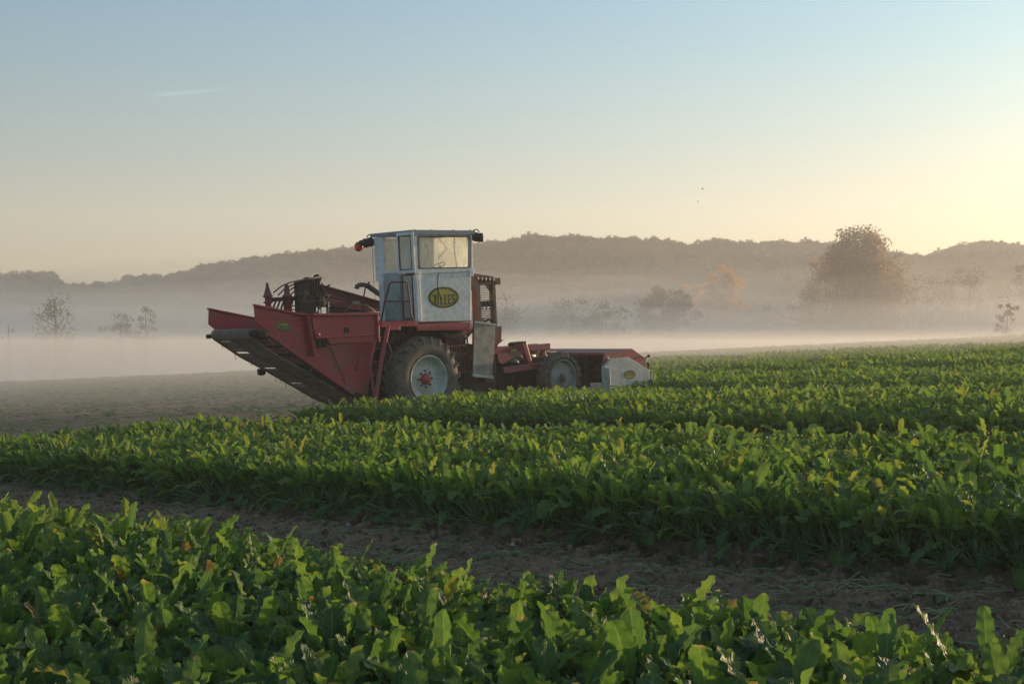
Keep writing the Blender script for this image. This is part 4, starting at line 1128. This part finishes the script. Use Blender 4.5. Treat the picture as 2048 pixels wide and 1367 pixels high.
# ------------------------------------------------------------------ where the beets stand
rs = np.random.RandomState(11)
def field_points():
    pts = []
    q = 1.6
    rows = []
    # beds across the rows, gaps between them are the lifted strips
    beds = [(1.42, 5.35), (8.95, 14.3), (17.0, 24.4), (27.3, 34.4), (37.6, 52.0), (54.6, 66), (69, 96), (99, 150)]
    for a, b in beds:
        q = a
        while q <= b: rows.append((q, a, b)); q += 0.48
    for q, a, b in rows:
        s = -90.0
        n = int(240 / 0.20)
        sv = -150 + np.arange(n) * 0.20 + rs.uniform(-.05, .05, n)
        qv = q + rs.uniform(-.06, .06, n)
        x = qv * DQ[0] + sv * DR[0]; y = qv * DQ[1] + sv * DR[1]
        keep = (y > 1.6) & (y < 112) & (np.abs(x) < 0.43 * y + 2.5) & (np.hypot(x, y) > 2.2)
        pts.append(np.stack([x[keep], y[keep], np.full(keep.sum(), q), np.full(keep.sum(), a), np.full(keep.sum(), b)], -1))
    P = np.concatenate(pts)
    dx = P[:, 0] - HO.x; dy = P[:, 1] - HO.y
    ll = dx * HL.x + dy * HL.y; nn = dx * HN.x + dy * HN.y
    behind = (nn < 0.8) & (ll < 8.6) & (ll > -6.5)
    behind |= (nn < 1.4) & (ll < -4.6 + 0.0)                       # lifted ground left of the machine
    left = (P[:, 0] < -4.6 - 0.02 * (P[:, 1] - 28)) & (P[:, 2] > 14.3) & (ll < 8.6)
    farleft = (ll < 8.6 + 3) & (nn < -2)
    farleft |= (P[:, 1] > 40) & (P[:, 0] < 0.095 * P[:, 1])
    farleft |= P[:, 1] > 68 + 5 * fbm(P[:, 0], P[:, 1], 20, 2, 7)
    keep = ~(behind | left | farleft)
    d = np.hypot(P[:, 0], P[:, 1])
    keep &= (d < 60) | (rs.rand(len(P)) < 0.8)
    # patchy stand far away
    keep &= (rs.rand(len(P)) > 0.05)
    keep &= ~((d > 58) & (fbm(P[:, 0], P[:, 1], 30, 2, 4) > 0.25) & (rs.rand(len(P)) < 0.75))
    return P[keep]
FP = field_points()
dist = np.hypot(FP[:, 0], FP[:, 1])
inview = (np.abs(FP[:, 0]) < 0.36 * FP[:, 1] + 0.30) & (FP[:, 1] > 4.3)
first = FP[:, 2] < 6
edge = (np.abs(FP[:, 2] - 8.95) < 0.1)
cand = np.where(inview & first)[0]
cand = cand[np.argsort(dist[cand])][:215]
cande = np.where(inview & edge)[0]
cande = cande[np.argsort(dist[cande])][:300 - len(cand)]
solo = set(cand.tolist()) | set(cande.tolist())
print('points', len(FP), 'near', len(cand), 'edge', len(cande))

def place_plant(i, meshes, label, group):
    x, y = FP[i, 0], FP[i, 1]
    bm, sm = meshes[rs.randint(len(meshes))]
    o = bpy.data.objects.new('beet_plant', bm); COL.objects.link(o)
    if sm:
        st = bpy.data.objects.new('stalks', sm); COL.objects.link(st); st.parent = o
    o.location = (x, y, G(x, y) - 0.015)
    o.rotation_euler = (rs.uniform(-.1, .1), rs.uniform(-.1, .1), rs.uniform(0, 6.28))
    s = rs.uniform(0.82, 1.10); o.scale = (s, s, s * rs.uniform(0.95, 1.1))
    tag(o, label, 'beet plant', group)
for i in cand: place_plant(i, NEAR, 'leafy green beet plant crowded into the nearest bed before the bare soil strip', 'beet plants in the nearest bed')
for i in cande: place_plant(i, EDGE, 'beet plant with splayed pale stalks in the row edging the bare strip', 'beet plants in the row behind the bare soil strip')

# ------------------------------------------------------------------ scattered masses (geometry nodes on a point mesh)
def scatter(name, pts, rots, scales, idx, sources, mats=None, kind='stuff', label=None, cat=None, root=None):
    col = bpy.data.collections.new(name + '_source')
    for k, me in enumerate(sources):
        so = bpy.data.objects.new('%s_source_%02d' % (name, k), me); col.objects.link(so)
    me = bpy.data.meshes.new(name)
    me.vertices.add(len(pts)); me.vertices.foreach_set('co', np.asarray(pts, np.float32).ravel())
    a = me.attributes.new('rot', 'FLOAT_VECTOR', 'POINT'); a.data.foreach_set('vector', np.asarray(rots, np.float32).ravel())
    a = me.attributes.new('scl', 'FLOAT_VECTOR', 'POINT'); a.data.foreach_set('vector', np.asarray(scales, np.float32).ravel())
    a = me.attributes.new('idx', 'INT', 'POINT'); a.data.foreach_set('value', np.asarray(idx, np.int32))
    o = bpy.data.objects.new(name, me); COL.objects.link(o)
    ng = bpy.data.node_groups.new(name + '_nodes', 'GeometryNodeTree')
    ng.interface.new_socket('Geometry', in_out='INPUT', socket_type='NodeSocketGeometry')
    ng.interface.new_socket('Geometry', in_out='OUTPUT', socket_type='NodeSocketGeometry')
    N = ng.nodes; Lk = ng.links
    gi = N.new('NodeGroupInput'); go = N.new('NodeGroupOutput')
    mp = N.new('GeometryNodeMeshToPoints')
    ci = N.new('GeometryNodeCollectionInfo'); ci.inputs['Collection'].default_value = col
    ci.inputs['Separate Children'].default_value = True; ci.inputs['Reset Children'].default_value = True
    ip = N.new('GeometryNodeInstanceOnPoints'); ip.inputs['Pick Instance'].default_value = True
    def na(nm, ty):
        x = N.new('GeometryNodeInputNamedAttribute'); x.data_type = ty; x.inputs['Name'].default_value = nm; return x
    er = N.new('FunctionNodeEulerToRotation')
    Lk.new(gi.outputs[0], mp.inputs['Mesh']); Lk.new(mp.outputs[0], ip.inputs['Points']); Lk.new(ci.outputs[0], ip.inputs['Instance'])
    Lk.new(na('rot', 'FLOAT_VECTOR').outputs[0], er.inputs[0]); Lk.new(er.outputs[0], ip.inputs['Rotation'])
    Lk.new(na('scl', 'FLOAT_VECTOR').outputs[0], ip.inputs['Scale'])
    Lk.new(na('idx', 'INT').outputs[0], ip.inputs['Instance Index'])
    Lk.new(ip.outputs[0], go.inputs[0])
    md = o.modifiers.new('scatter', 'NODES'); md.node_group = ng
    tag(o, label, cat, None, kind)
    return o

def joined(seed, **kw):
    """blades and stalks of one plant as one mesh"""
    bm, sm, B, S = beet_meshes(seed, **kw)
    L = LeafMesh(); L.co = B.co + S.co; L.uv = B.uv + S.uv; L.tone = B.tone + S.tone
    L.f = B.f + [f + B.n for f in S.f]; L.mi = B.mi + [m + 1 for m in S.mi]; L.n = B.n + S.n
    return L.mesh('beet_mass_source', [M_BEET, M_STALK])
SRC = [joined(300 + i, leaves=19 + i % 3, na=14, nb=7, size=0.96, blade=0.80, spread=33, shift=0.14) for i in range(8)] + [joined(400 + i, leaves=17, na=6, nb=3, blade=0.82, spread=33, shift=0.17) for i in range(6)]
rest = np.array([i for i in range(len(FP)) if i not in solo])
R = FP[rest]; dR = dist[rest]
zz = ground(R[:, 0], R[:, 1]) - 0.015
n = len(R)
sc = rs.uniform(0.80, 1.22, n)
hgt = 1.0 + 0.14 * fbm(R[:, 0], R[:, 1], 5.0, 2, 9)
idx = np.where(dR < 26, rs.randint(0, 8, n), 8 + rs.randint(0, 6, n))
scatter('beet_field', np.stack([R[:, 0], R[:, 1], zz], -1), np.stack([rs.uniform(-.1, .1, n), rs.uniform(-.1, .1, n), rs.uniform(0, 6.28, n)], -1),
        np.stack([sc, sc, sc * hgt], -1), idx, SRC, label='dense green beet crop in beds reaching back past the harvester', cat='beet crop')

# torn leaves, stalks and straw lying on the lifted strips
def litter_sources():
    out = []
    for k in range(5):
        L = LeafMesh(); r = np.random.RandomState(900 + k)
        for j in range(3):
            a = r.uniform(0, 6.28); ln = r.uniform(.06, .16); w = r.uniform(.003, .006)
            d = np.array([math.cos(a), math.sin(a), 0]); s_ = np.array([-d[1], d[0], 0]); o_ = r.uniform(-.08, .08, 3) * [1, 1, 0]
            t = np.linspace(-1, 1, 5)
            P = np.array([[o_ + d * ln * ti + s_ * w * sj + np.array([0, 0, .012 + .012 * math.sin(2 * ti + j) + (.006 if sj == 0 else 0)]) for sj in (-1, 0, 1)] for ti in t])
            L.grid(P, np.zeros((5, 3, 2)), r.rand())
        out.append(L.mesh('litter', [M_STRAW if k < 3 else M_STALK]))
    for k in range(4):
        B = beet_meshes(950 + k, leaves=1, na=7, nb=5, lying=1)[2]
        L = LeafMesh(); L.co = [c * [1, 1, 0.25] - [0.2, 0, -.01] for c in B.co]; L.uv = B.uv; L.tone = B.tone; L.f = B.f; L.mi = B.mi; L.n = B.n
        out.append(L.mesh('torn_leaf', [M_BEET]))
    return out
LS = litter_sources()
q = rs.uniform(5.3, 9.2, 5000); s_ = rs.uniform(-25, 2, 5000)
x = q * DQ[0] + s_ * DR[0]; y = q * DQ[1] + s_ * DR[1]
q2 = rs.uniform(14.3, 16.8, 700); s2 = rs.uniform(-40, 2, 700)
x = np.concatenate([x, q2 * DQ[0] + s2 * DR[0]]); y = np.concatenate([y, q2 * DQ[1] + s2 * DR[1]])
# weeds and leaf remains on the harvested ground to the left and far away
na_ = 26000
Y = 26 + (115 - 26) * rs.rand(na_) ** 0.75; X = rs.uniform(-0.40, 0.40, na_) * Y
dx = X - HO.x; dy = Y - HO.y; ll = dx * HL.x + dy * HL.y; nn = dx * HN.x + dy * HN.y
dens = 0.55 + 0.5 * fbm(X, Y, 16, 3, 2) + 0.25 * np.clip((Y - 45) / 30, 0, 1)
kp = (nn < 1.2) & ((X * DQ[0] + Y * DQ[1]) > 14.4) & (rs.rand(na_) < dens)
X = X[kp]; Y = Y[kp]
px = np.concatenate([x, X]); py = np.concatenate([y, Y]); n = len(px)
far_i = np.concatenate([np.zeros(len(x), int), np.ones(len(X), int)])
idx = np.where(far_i == 0, rs.choice([0, 1, 2, 3, 4, 0, 1, 2, 5, 6], n), rs.choice([0, 3, 4, 5, 6, 7, 8, 5, 6, 7, 8], n))
sc = np.where(far_i == 0, rs.uniform(.5, 1.1, n), rs.uniform(.8, 1.5, n))
pz = ground(px, py)
scatter('leaf_litter', np.stack([px, py, pz], -1), np.stack([rs.uniform(-.1, .1, n), rs.uniform(-.1, .1, n), rs.uniform(0, 6.28, n)], -1),
        np.stack([sc, sc, sc * np.where(far_i == 0, 1, 2.2)], -1), idx, LS, label='torn leaves, stalks and straw lying on the lifted soil', cat='crop litter')
def clod(seed, r0):
    r = np.random.RandomState(seed); mb = MB(); mb.ball((0, 0, 0), r0, 10, (1, .8, .6))
    mb.v = [tuple(np.array(v) * (1 + .38 * math.sin(v[0] * 110 + seed * 3) * math.cos(v[1] * 95 + seed * 2) + .2 * math.sin(v[2] * 140 + seed)) ) for v in mb.v]
    me = bpy.data.meshes.new('clod'); me.from_pydata(mb.v, [], mb.f); me.materials.append(M_SOIL if seed < 4 else M_STONE); 
    me.polygons.foreach_set('use_smooth', [True] * len(me.polygons)); return me
n = 11000
q = rs.uniform(5.2, 9.25, n); s_ = rs.uniform(-22, 2, n)
x = q * DQ[0] + s_ * DR[0]; y = q * DQ[1] + s_ * DR[1]
sc = rs.uniform(.3, 1.0, n) ** 3 * 1.7
idx = np.where(rs.rand(n) < .006, 4, rs.randint(0, 4, n))
scatter('soil_clods', np.stack([x, y, ground(x, y)], -1), rs.uniform(0, 3, (n, 3)), np.stack([sc] * 3, -1), idx, [clod(k, .03) for k in range(5)],
        label='crumbled brown soil clods with a few pale stones on the bare strip', cat='soil clods')

# ------------------------------------------------------------------ trees
def tree_leaf_mat(name, cols, trans=0.35):
    return leaf_mat(name, cols, (1.8, 1.7, 1.0), 0.2, trans, veins=False)
M_T_GREEN = tree_leaf_mat('dark_green_foliage', [(0, (0.025, 0.040, 0.015)), (1, (0.060, 0.075, 0.025))])
M_T_AUTUMN = tree_leaf_mat('autumn_foliage', [(0, (0.085, 0.060, 0.022)), (0.45, (0.15, 0.095, 0.026)), (0.8, (0.28, 0.14, 0.03)), (1, (0.36, 0.17, 0.035))])
M_T_ORANGE = tree_leaf_mat('orange_foliage', [(0, (0.34, 0.17, 0.035)), (1, (0.60, 0.30, 0.06))])
M_T_THIN = tree_leaf_mat('sparse_grey_green_foliage', [(0, (0.045, 0.050, 0.025)), (1, (0.09, 0.085, 0.035))])

def tree_parts(seed, h, crown_w, base, shape='round', nleaf=5000, leaf=0.35, gaps=0.5, branchy=1.0, clumps=60):
    """trunk with limbs as an MB, crown as a LeafMesh"""
    r = np.random.RandomState(seed)
    mb = MB()
    def limb(p, d, ln, rad, depth):
        pts = [p]; rads = [rad]; n_ = 5
        for i in range(n_):
            d = d + r.uniform(-.16, .16, 3) + np.array([0, 0, .05]); d = d / np.linalg.norm(d)
            p = p + d * ln / n_; pts.append(p); rads.append(rad * (1 - .75 * (i + 1) / n_))
            if depth < 3 and i >= 1 and r.rand() < .85 * branchy:
                a = r.uniform(0, 6.28); side = np.array([math.cos(a), math.sin(a), r.uniform(.1, .8)])
                nd = d * .6 + side * .9; nd /= np.linalg.norm(nd)
                limb(p, nd, ln * r.uniform(.42, .62), rads[-1] * .6, depth + 1)
        mb.path(pts, 0, 6 if depth == 0 else 4, taper=rads, caps=False)
        tips.append(p)
    tips = []
    H_ = h * 0.9
    pts = []; p = np.array([0, 0, -0.3]); rads = []
    for i in range(9):
        pts.append(p); rads.append(h * 0.022 * (1 - .9 * i / 8) + 0.02)
        if i >= 2:
            for _ in range(2 if i < 7 else 1):
                a = r.uniform(0, 6.28); nd = np.array([math.cos(a), math.sin(a), r.uniform(.35, 1.0)]); nd /= np.linalg.norm(nd)
                if shape == 'column': nd[2] = 1.4; nd /= np.linalg.norm(nd)
                k_ = math.sin(math.pi * min(1, .2 + .8 * (i / 8)))
                limb(p, nd, crown_w * .5 * (0.45 + .6 * k_) * r.uniform(.8, 1.1), rads[-1] * .55, 1)
        p = p + np.array([r.uniform(-.03, .03) * h / 3, r.uniform(-.03, .03) * h / 3, H_ / 8])
    mb.path(pts, 0, 8, taper=rads, caps=False)
    L = LeafMesh()
    # clump centres
    C = []
    zc = base * h + (h - base * h) / 2; rz = (h - base * h) / 2; rx = crown_w / 2
    while len(C) < clumps:
        v = r.uniform(-1, 1, 3); q_ = np.linalg.norm(v)
        if q_ > 1 or q_ < .25: continue
        hz = (v[2] + 1) / 2
        wz = {'round': 1.0, 'cone': 1.05 - .8 * hz, 'column': .9 - .25 * hz, 'dome': 1.1 - .35 * hz}[shape]
        lop = 1 + .18 * math.sin(3 * math.atan2(v[1], v[0]) + seed) + .12 * math.sin(5 * hz * 3.1 + seed)
        C.append((v[0] * rx * wz * lop, v[1] * rx * wz * lop, zc + v[2] * rz, r.uniform(.5, 1.25), r.rand()))
    C = np.array(C)
    k = r.randint(0, len(C), nleaf)
    off = r.randn(nleaf, 3); off /= np.linalg.norm(off, axis=1)[:, None]
    off *= (r.rand(nleaf, 1) ** .5) * C[k, 3][:, None] * crown_w * (.13 + .04 * gaps)
    off[:, 2] *= .75
    c = C[k, :3] + off
    n1 = r.randn(nleaf, 3); n1 /= np.linalg.norm(n1, axis=1)[:, None]
    n2 = np.cross(n1, r.randn(nleaf, 3)); n2 /= np.linalg.norm(n2, axis=1)[:, None]
    sz = leaf * r.uniform(.5, 1.2, (nleaf, 1))
    a = c + n1 * sz * .5; b = c + n2 * sz * .32; d = c - n1 * sz * .5; e = c - n2 * sz * .32
    co = np.stack([a, b, d, e], 1).reshape(-1, 3)
    L.co = [co]; L.f = [np.arange(nleaf * 4).reshape(-1, 4)]; L.uv = [np.zeros((nleaf * 4, 2))]
    hz = (c[:, 2] - base * h) / (h - base * h)
    tone = np.clip(C[k, 4] * .6 + .4 * r.rand(nleaf), 0, 1); L.tone = [np.repeat(tone, 4)]; L.mi = [np.zeros(nleaf)]; L.n = nleaf * 4
    return mb, L

def tree(name, x, y, h, w, base, shape, mat, label, cat, group=None, seed=1, sink=0.0, **kw):
    if 190 < y < 298 or name == 'bush' or 'orange' in label:      # the whole stand sits on the far side of the valley floor
        k = 1.22 if x > 0 else 1.08; top = 1.7 + (G(x, y) + h - 1.7) * k
        x *= k; y *= k; w *= k; h = top - G(x, y)
        if 'leaf' in kw: kw['leaf'] *= 1.1
    mb, L = tree_parts(seed, h, w, base, shape, **kw)
    root = bpy.data.objects.new(name, None); COL.objects.link(root)
    root.location = (x, y, G(x, y) - sink)
    tr = mb.build('trunk', M_BARK, root)
    me = L.mesh('crown', [mat]); cr = bpy.data.objects.new('crown', me); COL.objects.link(cr); cr.parent = root
    tag(root, label, cat, group)
    return root
FPX = 2844.4
def at(px, Y): return (px - 1024) / FPX * Y
tree('broadleaf_tree', at(1712, 262), 262, 26.0, 18.0, 0.06, 'dome', M_T_AUTUMN, 'tallest tree, broad and rust tinged, rising above the ridge on the right', 'tree', 'trees in the misty valley', 31, nleaf=42000, leaf=0.55, clumps=170)
tree('broadleaf_tree', at(1452, 300), 300, 23, 9.5, 0.05, 'round', M_T_ORANGE, 'orange autumn tree glowing in the mist beside the dark round tree', 'tree', 'trees in the misty valley', 32, nleaf=22000, leaf=0.55, clumps=90)
tree('broadleaf_tree', at(1388, 310), 310, 21, 9.5, 0.08, 'round', M_T_ORANGE, 'paler, lower orange tree between the dark round tree and the brighter orange tree', 'tree', 'trees in the misty valley', 33, nleaf=11000, leaf=0.6, clumps=50)
tree('broadleaf_tree', at(1330, 265), 265, 17.8, 11.0, 0.06, 'round', M_T_GREEN, 'dark round-headed tree standing in the mist left of the orange trees', 'tree', 'trees in the misty valley', 34, nleaf=16000, leaf=0.5, clumps=80)
tree('broadleaf_tree', at(1262, 275), 275, 11.0, 9.0, 0.05, 'round', M_T_GREEN, 'low dark tree in the mist at the left foot of the dark round tree', 'tree', 'trees in the misty valley', 35, nleaf=4500, leaf=0.5, clumps=50)
tree('broadleaf_tree', at(1075, 290), 290, 14.0, 22.0, 0.05, 'dome', M_T_GREEN, 'broad faded tree in the mist directly behind the gap right of the cab', 'tree', 'trees in the misty valley', 36, nleaf=6500, leaf=0.6, clumps=80)
tree('broadleaf_tree', at(1530, 285), 285, 13.5, 12.0, 0.05, 'dome', M_T_GREEN, 'low spreading tree in the mist between the orange tree and the tallest tree', 'tree', 'trees in the misty valley', 37, nleaf=4000, leaf=0.55, clumps=60)
tree('broadleaf_tree', at(1618, 275), 275, 14.0, 11.0, 0.05, 'dome', M_T_GREEN, 'dark tree in the mist at the left foot of the tallest tree', 'tree', 'trees in the misty valley', 38, nleaf=4500, leaf=0.55, clumps=60)
tree('broadleaf_tree', at(2068, 285), 285, 21.0, 13.0, 0.30, 'round', M_T_GREEN, 'tall tree with a bare trunk cut by the right edge of the picture', 'tree', 'trees in the misty valley', 39, nleaf=6500, leaf=0.5, clumps=60)
tree('bush', at(2012, 225), 225, 9.6, 3.6, 0.30, 'round', M_T_GREEN, 'small round bush left of the tree at the right edge', 'bush', None, 40, nleaf=1500, leaf=0.35, clumps=25)
tree('sparse_tree', at(112, 245), 245, 20.0, 11.0, 0.06, 'cone', M_T_THIN, 'half bare tree with a thin leaning top, largest in the mist at the left', 'tree', 'half bare trees in the mist at the left', 41, nleaf=2600, leaf=0.36, clumps=50, gaps=1.5)
tree('sparse_tree', at(238, 255), 255, 16.2, 9.0, 0.04, 'dome', M_T_THIN, 'dense low tree in the mist at the left, beside the slim one', 'tree', 'half bare trees in the mist at the left', 42, nleaf=4200, leaf=0.34, clumps=45)
tree('sparse_tree', at(292, 258), 258, 17.8, 5.5, 0.05, 'column', M_T_THIN, 'slim upright tree touching the dense low one in the mist at the left', 'tree', 'half bare trees in the mist at the left', 43, nleaf=2200, leaf=0.34, clumps=35, gaps=1.2)
tree('sparse_tree', at(16, 240), 240, 15.0, 4.0, 0.08, 'column', M_T_THIN, 'small thin tree nearest the left edge of the picture', 'tree', 'half bare trees in the mist at the left', 44, nleaf=500, leaf=0.34, clumps=16)
BELT = [(1010, 300, 15.5, 14, 'low tree in the mist just right of the cab, first of the faded belt'), (1145, 315, 15.0, 15, 'faded rounded tree between the cab and the dark round tree, behind the broad one'),
        (1215, 300, 12.5, 11, 'low faded tree beside the dark round tree, on its far left'), (1500, 330, 15.0, 13, 'faded low tree touching the right side of the orange tree'),
        (1575, 320, 17.0, 13, 'faded tree midway between the orange tree and the tallest tree'), (1655, 335, 22.0, 13, 'grey-brown tree merging with the left flank of the tallest tree'),
        (1790, 330, 20.5, 13, 'grey-brown tree merging with the right flank of the tallest tree'), (1850, 345, 17.0, 16, 'faded broad tree second to the right of the tallest tree'),
        (1935, 350, 18.5, 17, 'faded broad tree between the tallest tree and the right edge')]
for i_, (px, Y, h, w, lb) in enumerate(BELT):
    tree('broadleaf_tree', at(px, Y), Y, h * 1.28, w * 1.1, 0.04, 'dome', M_T_AUTUMN if i_ in (5, 6) else M_T_THIN, lb, 'tree', 'trees in the misty valley', 70 + i_, nleaf=4500, leaf=0.55, clumps=60)
for (px, Y, h, w, sd, lb) in ((60, 235, 9.5, 14, 51, 'low hedge bush in the mist left of the large half bare tree'), (175, 245, 9.8, 15, 52, 'low hedge bush in the mist right of the large half bare tree'),
                      (1180, 250, 8.5, 14, 53, 'low bush in the mist just above the front header of the harvester')):
    tree('bush', at(px, Y), Y, h, w, 0.05, 'dome', M_T_THIN, lb, 'bush', None, sd, nleaf=2200, leaf=0.4, clumps=40)

# ------------------------------------------------------------------ hills and their woods
RIDGE = [(-300, 560), (0, 565), (55, 562), (104, 566), (126, 586), (238, 580), (258, 566), (330, 567), (420, 548), (500, 532), (640, 516), (760, 510), (950, 502), (1090, 492), (1330, 494), (1370, 508), (1420, 502), (1600, 498), (1680, 504), (1800, 522), (1850, 528), (1900, 512), (1980, 500), (2048, 506), (2300, 510)]
def ridge_h(az_px):
    xs = [p[0] for p in RIDGE]; ys = [p[1] for p in RIDGE]
    return np.interp(az_px, xs, ys) - 11
def hill_surface(A, t):
    """A: picture-direction tan(azimuth), t 0 (foot) .. 1 (ridge) .. 1.3 (behind)"""
    px = 1024 + A * FPX
    Yr = 560 + 40 * np.sin(px / 260.0); Yf = 340 + 25 * np.sin(px / 190.0 + 1)
    zr = 1.7 + (697 - ridge_h(px)) / FPX * Yr - 3.0
    Y_ = Yf + (Yr - Yf) * t
    tt = np.clip(t, 0, 1)
    z = -9 + (zr + 9) * (tt ** 1.15) - np.clip(t - 1, 0, 1) * 60
    return A * Y_, Y_, z
M_HILL = paint('woodland_floor', (0.045, 0.045, 0.025), (0.07, 0.06, 0.035), 0.9, 0.6, scale=0.05)
A, T_ = np.meshgrid(np.linspace(-0.62, 0.62, 140), np.linspace(0, 1.35, 30))
hx, hy, hz = hill_surface(A, T_)
tag(grid_mesh('hills', hx, hy, hz, M_HILL), kind='structure')
def wood_source(seed, mat, shape, h, w, nl, bare=False):
    mb, L = tree_parts(seed, h, w, 0.12, shape, nleaf=nl * 2, leaf=0.95, clumps=46)
    me0 = L.mesh('wood_tree', [mat, M_BARK])
    mats = [mat, M_BARK]
    L2 = LeafMesh(); tv = np.array(mb.v); quads = np.array([f for f in mb.f if len(f) == 4])
    L2.co = L.co + [tv]; L2.uv = L.uv + [np.zeros((len(tv), 2))]; L2.tone = L.tone + [np.zeros(len(tv))]
    L2.f = L.f + [quads + L.n]; L2.mi = L.mi + [np.ones(len(quads))]
    return L2.mesh('wood_tree', mats)
WS = [wood_source(600, M_T_GREEN, 'round', 14, 11, 900), wood_source(601, M_T_GREEN, 'dome', 13, 12, 900), wood_source(602, M_T_THIN, 'round', 15, 10, 700),
      wood_source(603, M_T_AUTUMN, 'round', 13, 10, 800), wood_source(604, M_T_THIN, 'column', 17, 6, 420), wood_source(605, M_T_THIN, 'column', 16, 7, 260)]
nw = 5200
tA = rs.uniform(-0.60, 0.60, nw); tt = rs.rand(nw) ** 0.8 * 1.04
n2 = 5200
tA = np.concatenate([tA, rs.uniform(-0.5, 0.5, n2)]); tt = np.concatenate([tt, rs.uniform(.95, 1.04, n2)])
wx, wy, wz = hill_surface(tA, tt)
n = len(wx); sc = rs.uniform(.72, 1.0, n)
thin = (fbm(wx, wy * 0 + 3, 90, 2, 3) > 0.35) & (tt > .93)
idx = np.where(thin, rs.choice([2, 4, 5, 4], n), rs.choice([0, 1, 2, 0, 1, 3, 2], n))
sc = sc * (0.9 - 0.48 * np.clip((tt - .72) / .18, 0, 1)) * (1 + 0.7 * np.clip(fbm(wx, wx * 0 + 7, 75, 3, 4), 0, 1) * (tt > .9))
scatter('hillside_wood', np.stack([wx, wy, wz - 1], -1), np.stack([np.zeros(n), np.zeros(n), rs.uniform(0, 6.28, n)], -1), np.stack([sc, sc, sc * rs.uniform(.85, 1.15, n)], -1), idx, WS,
        label='hazy autumn wood covering the long hill behind the valley', cat='wood')

# ------------------------------------------------------------------ birds
def bird(px, py, Y, s, lb):
    mb = MB()
    mb.ball((0, 0, 0), .12 * s, 10, (1, 2.2, .8)); mb.ball((0, .3 * s, .05 * s), .07 * s, 8)
    mb.add([(0, .12 * s, .03), (.35 * s, .1 * s, .16 * s), (.8 * s, -.1 * s, .1 * s), (.35 * s, -.12 * s, .14 * s), (0, -.12 * s, .03)], [[0, 1, 3, 4], [1, 2, 3]])
    mb.add([(0, .12 * s, .03), (-.35 * s, .1 * s, .16 * s), (-.8 * s, -.1 * s, .1 * s), (-.35 * s, -.12 * s, .14 * s), (0, -.12 * s, .03)], [[4, 3, 1, 0], [3, 2, 1]])
    mb.add([(-.05 * s, -.22 * s, 0), (.05 * s, -.22 * s, 0), (.1 * s, -.42 * s, 0), (-.1 * s, -.42 * s, 0)], [[0, 1, 2, 3]])
    o = mb.build('bird', M_BIRD); o.location = ((px - 1024) / FPX * Y, Y, 1.7 + (697 - py) / FPX * Y); o.rotation_euler = (0, .3, 1.2)
    tag(o, lb, 'bird', 'birds in flight over the valley')
bird(1405, 378, 180, 0.45, 'upper of two tiny dark birds in the yellow sky')
bird(1396, 403, 200, 0.35, 'lower of two tiny dark birds in the yellow sky')

# ------------------------------------------------------------------ haze and mist
def vol_mat(name, col, dens, aniso):
    m, n, l, out = new_mat(name)
    v = n.new('ShaderNodeVolumePrincipled')
    v.inputs['Color'].default_value = (*col, 1)
    v.inputs['Density'].default_value = dens
    v.inputs['Anisotropy'].default_value = aniso
    l.new(v.outputs[0], out.inputs['Volume'])
    return m
mb = MB(); mb.box((-900, -60, -30), (900, 1000, 95))
o = mb.build('haze', vol_mat('haze_air', (0.93, 0.91, 0.90), HAZE_D, 0.30)); tag(o, kind='stuff')
def mist(name, poly_az, y0, y1, top, bottom, dens, amp, label, aniso=0.36, col=(0.97, 0.935, 0.895)):
    """closed body of mist: flat floor below the ground, gently uneven top, thinning to nothing at its near lip"""
    nx, ny = 60, 50
    xs = np.linspace(-1, 1, nx); ys = np.linspace(0, 1, ny) ** 1.5
    U, V = np.meshgrid(xs, ys)
    Yg = y0 + (y1 - y0) * V; Xg = U * (0.62 * Yg + 30)
    lip = np.clip(V / 0.30, 0, 1) * np.clip((1 - V) / 0.03, 0, 1) * np.clip((1 - np.abs(U)) / 0.05, 0, 1)
    topz = np.vectorize(top)(Yg) + amp * fbm(Xg, Yg, (70 + 3 * abs(bottom + 12.6) * 40) if y0 > 60 else 30, 3, 5 + int(abs(bottom) * 10) % 4)
    low = np.full_like(topz, bottom)
    Zt = low + 0.2 + (topz - low - 0.2) * lip ** 0.7
    n = nx * ny
    vt = np.stack([Xg, Yg, Zt], -1).reshape(-1, 3); vb = np.stack([Xg, Yg, low], -1).reshape(-1, 3)
    f = []
    for j in range(ny - 1):
        for i in range(nx - 1):
            a = j * nx + i; f.append([a, a + 1, a + nx + 1, a + nx]); f.append([n + a, n + a + nx, n + a + nx + 1, n + a + 1])
    def wall(a, b): f.append([a, n + a, n + b, b])
    for i in range(nx - 1): wall(i + 1, i) ; wall((ny - 1) * nx + i, (ny - 1) * nx + i + 1)
    for j in range(ny - 1): wall(j * nx, (j + 1) * nx); wall((j + 1) * nx + nx - 1, j * nx + nx - 1)
    me = bpy.data.meshes.new(name); me.from_pydata([tuple(p) for p in np.concatenate([vt, vb])], [], f); me.validate(); me.update()
    me.materials.append(vol_mat(name + '_air', col, dens, aniso))
    o = bpy.data.objects.new(name, me); COL.objects.link(o); tag(o, label, 'mist', None, 'stuff')
    return o
for nm, y0, y1, tp, bt, dn, am, lb in MISTS:
    mist(nm, None, y0, y1, tp, bt, dn, am, lb)
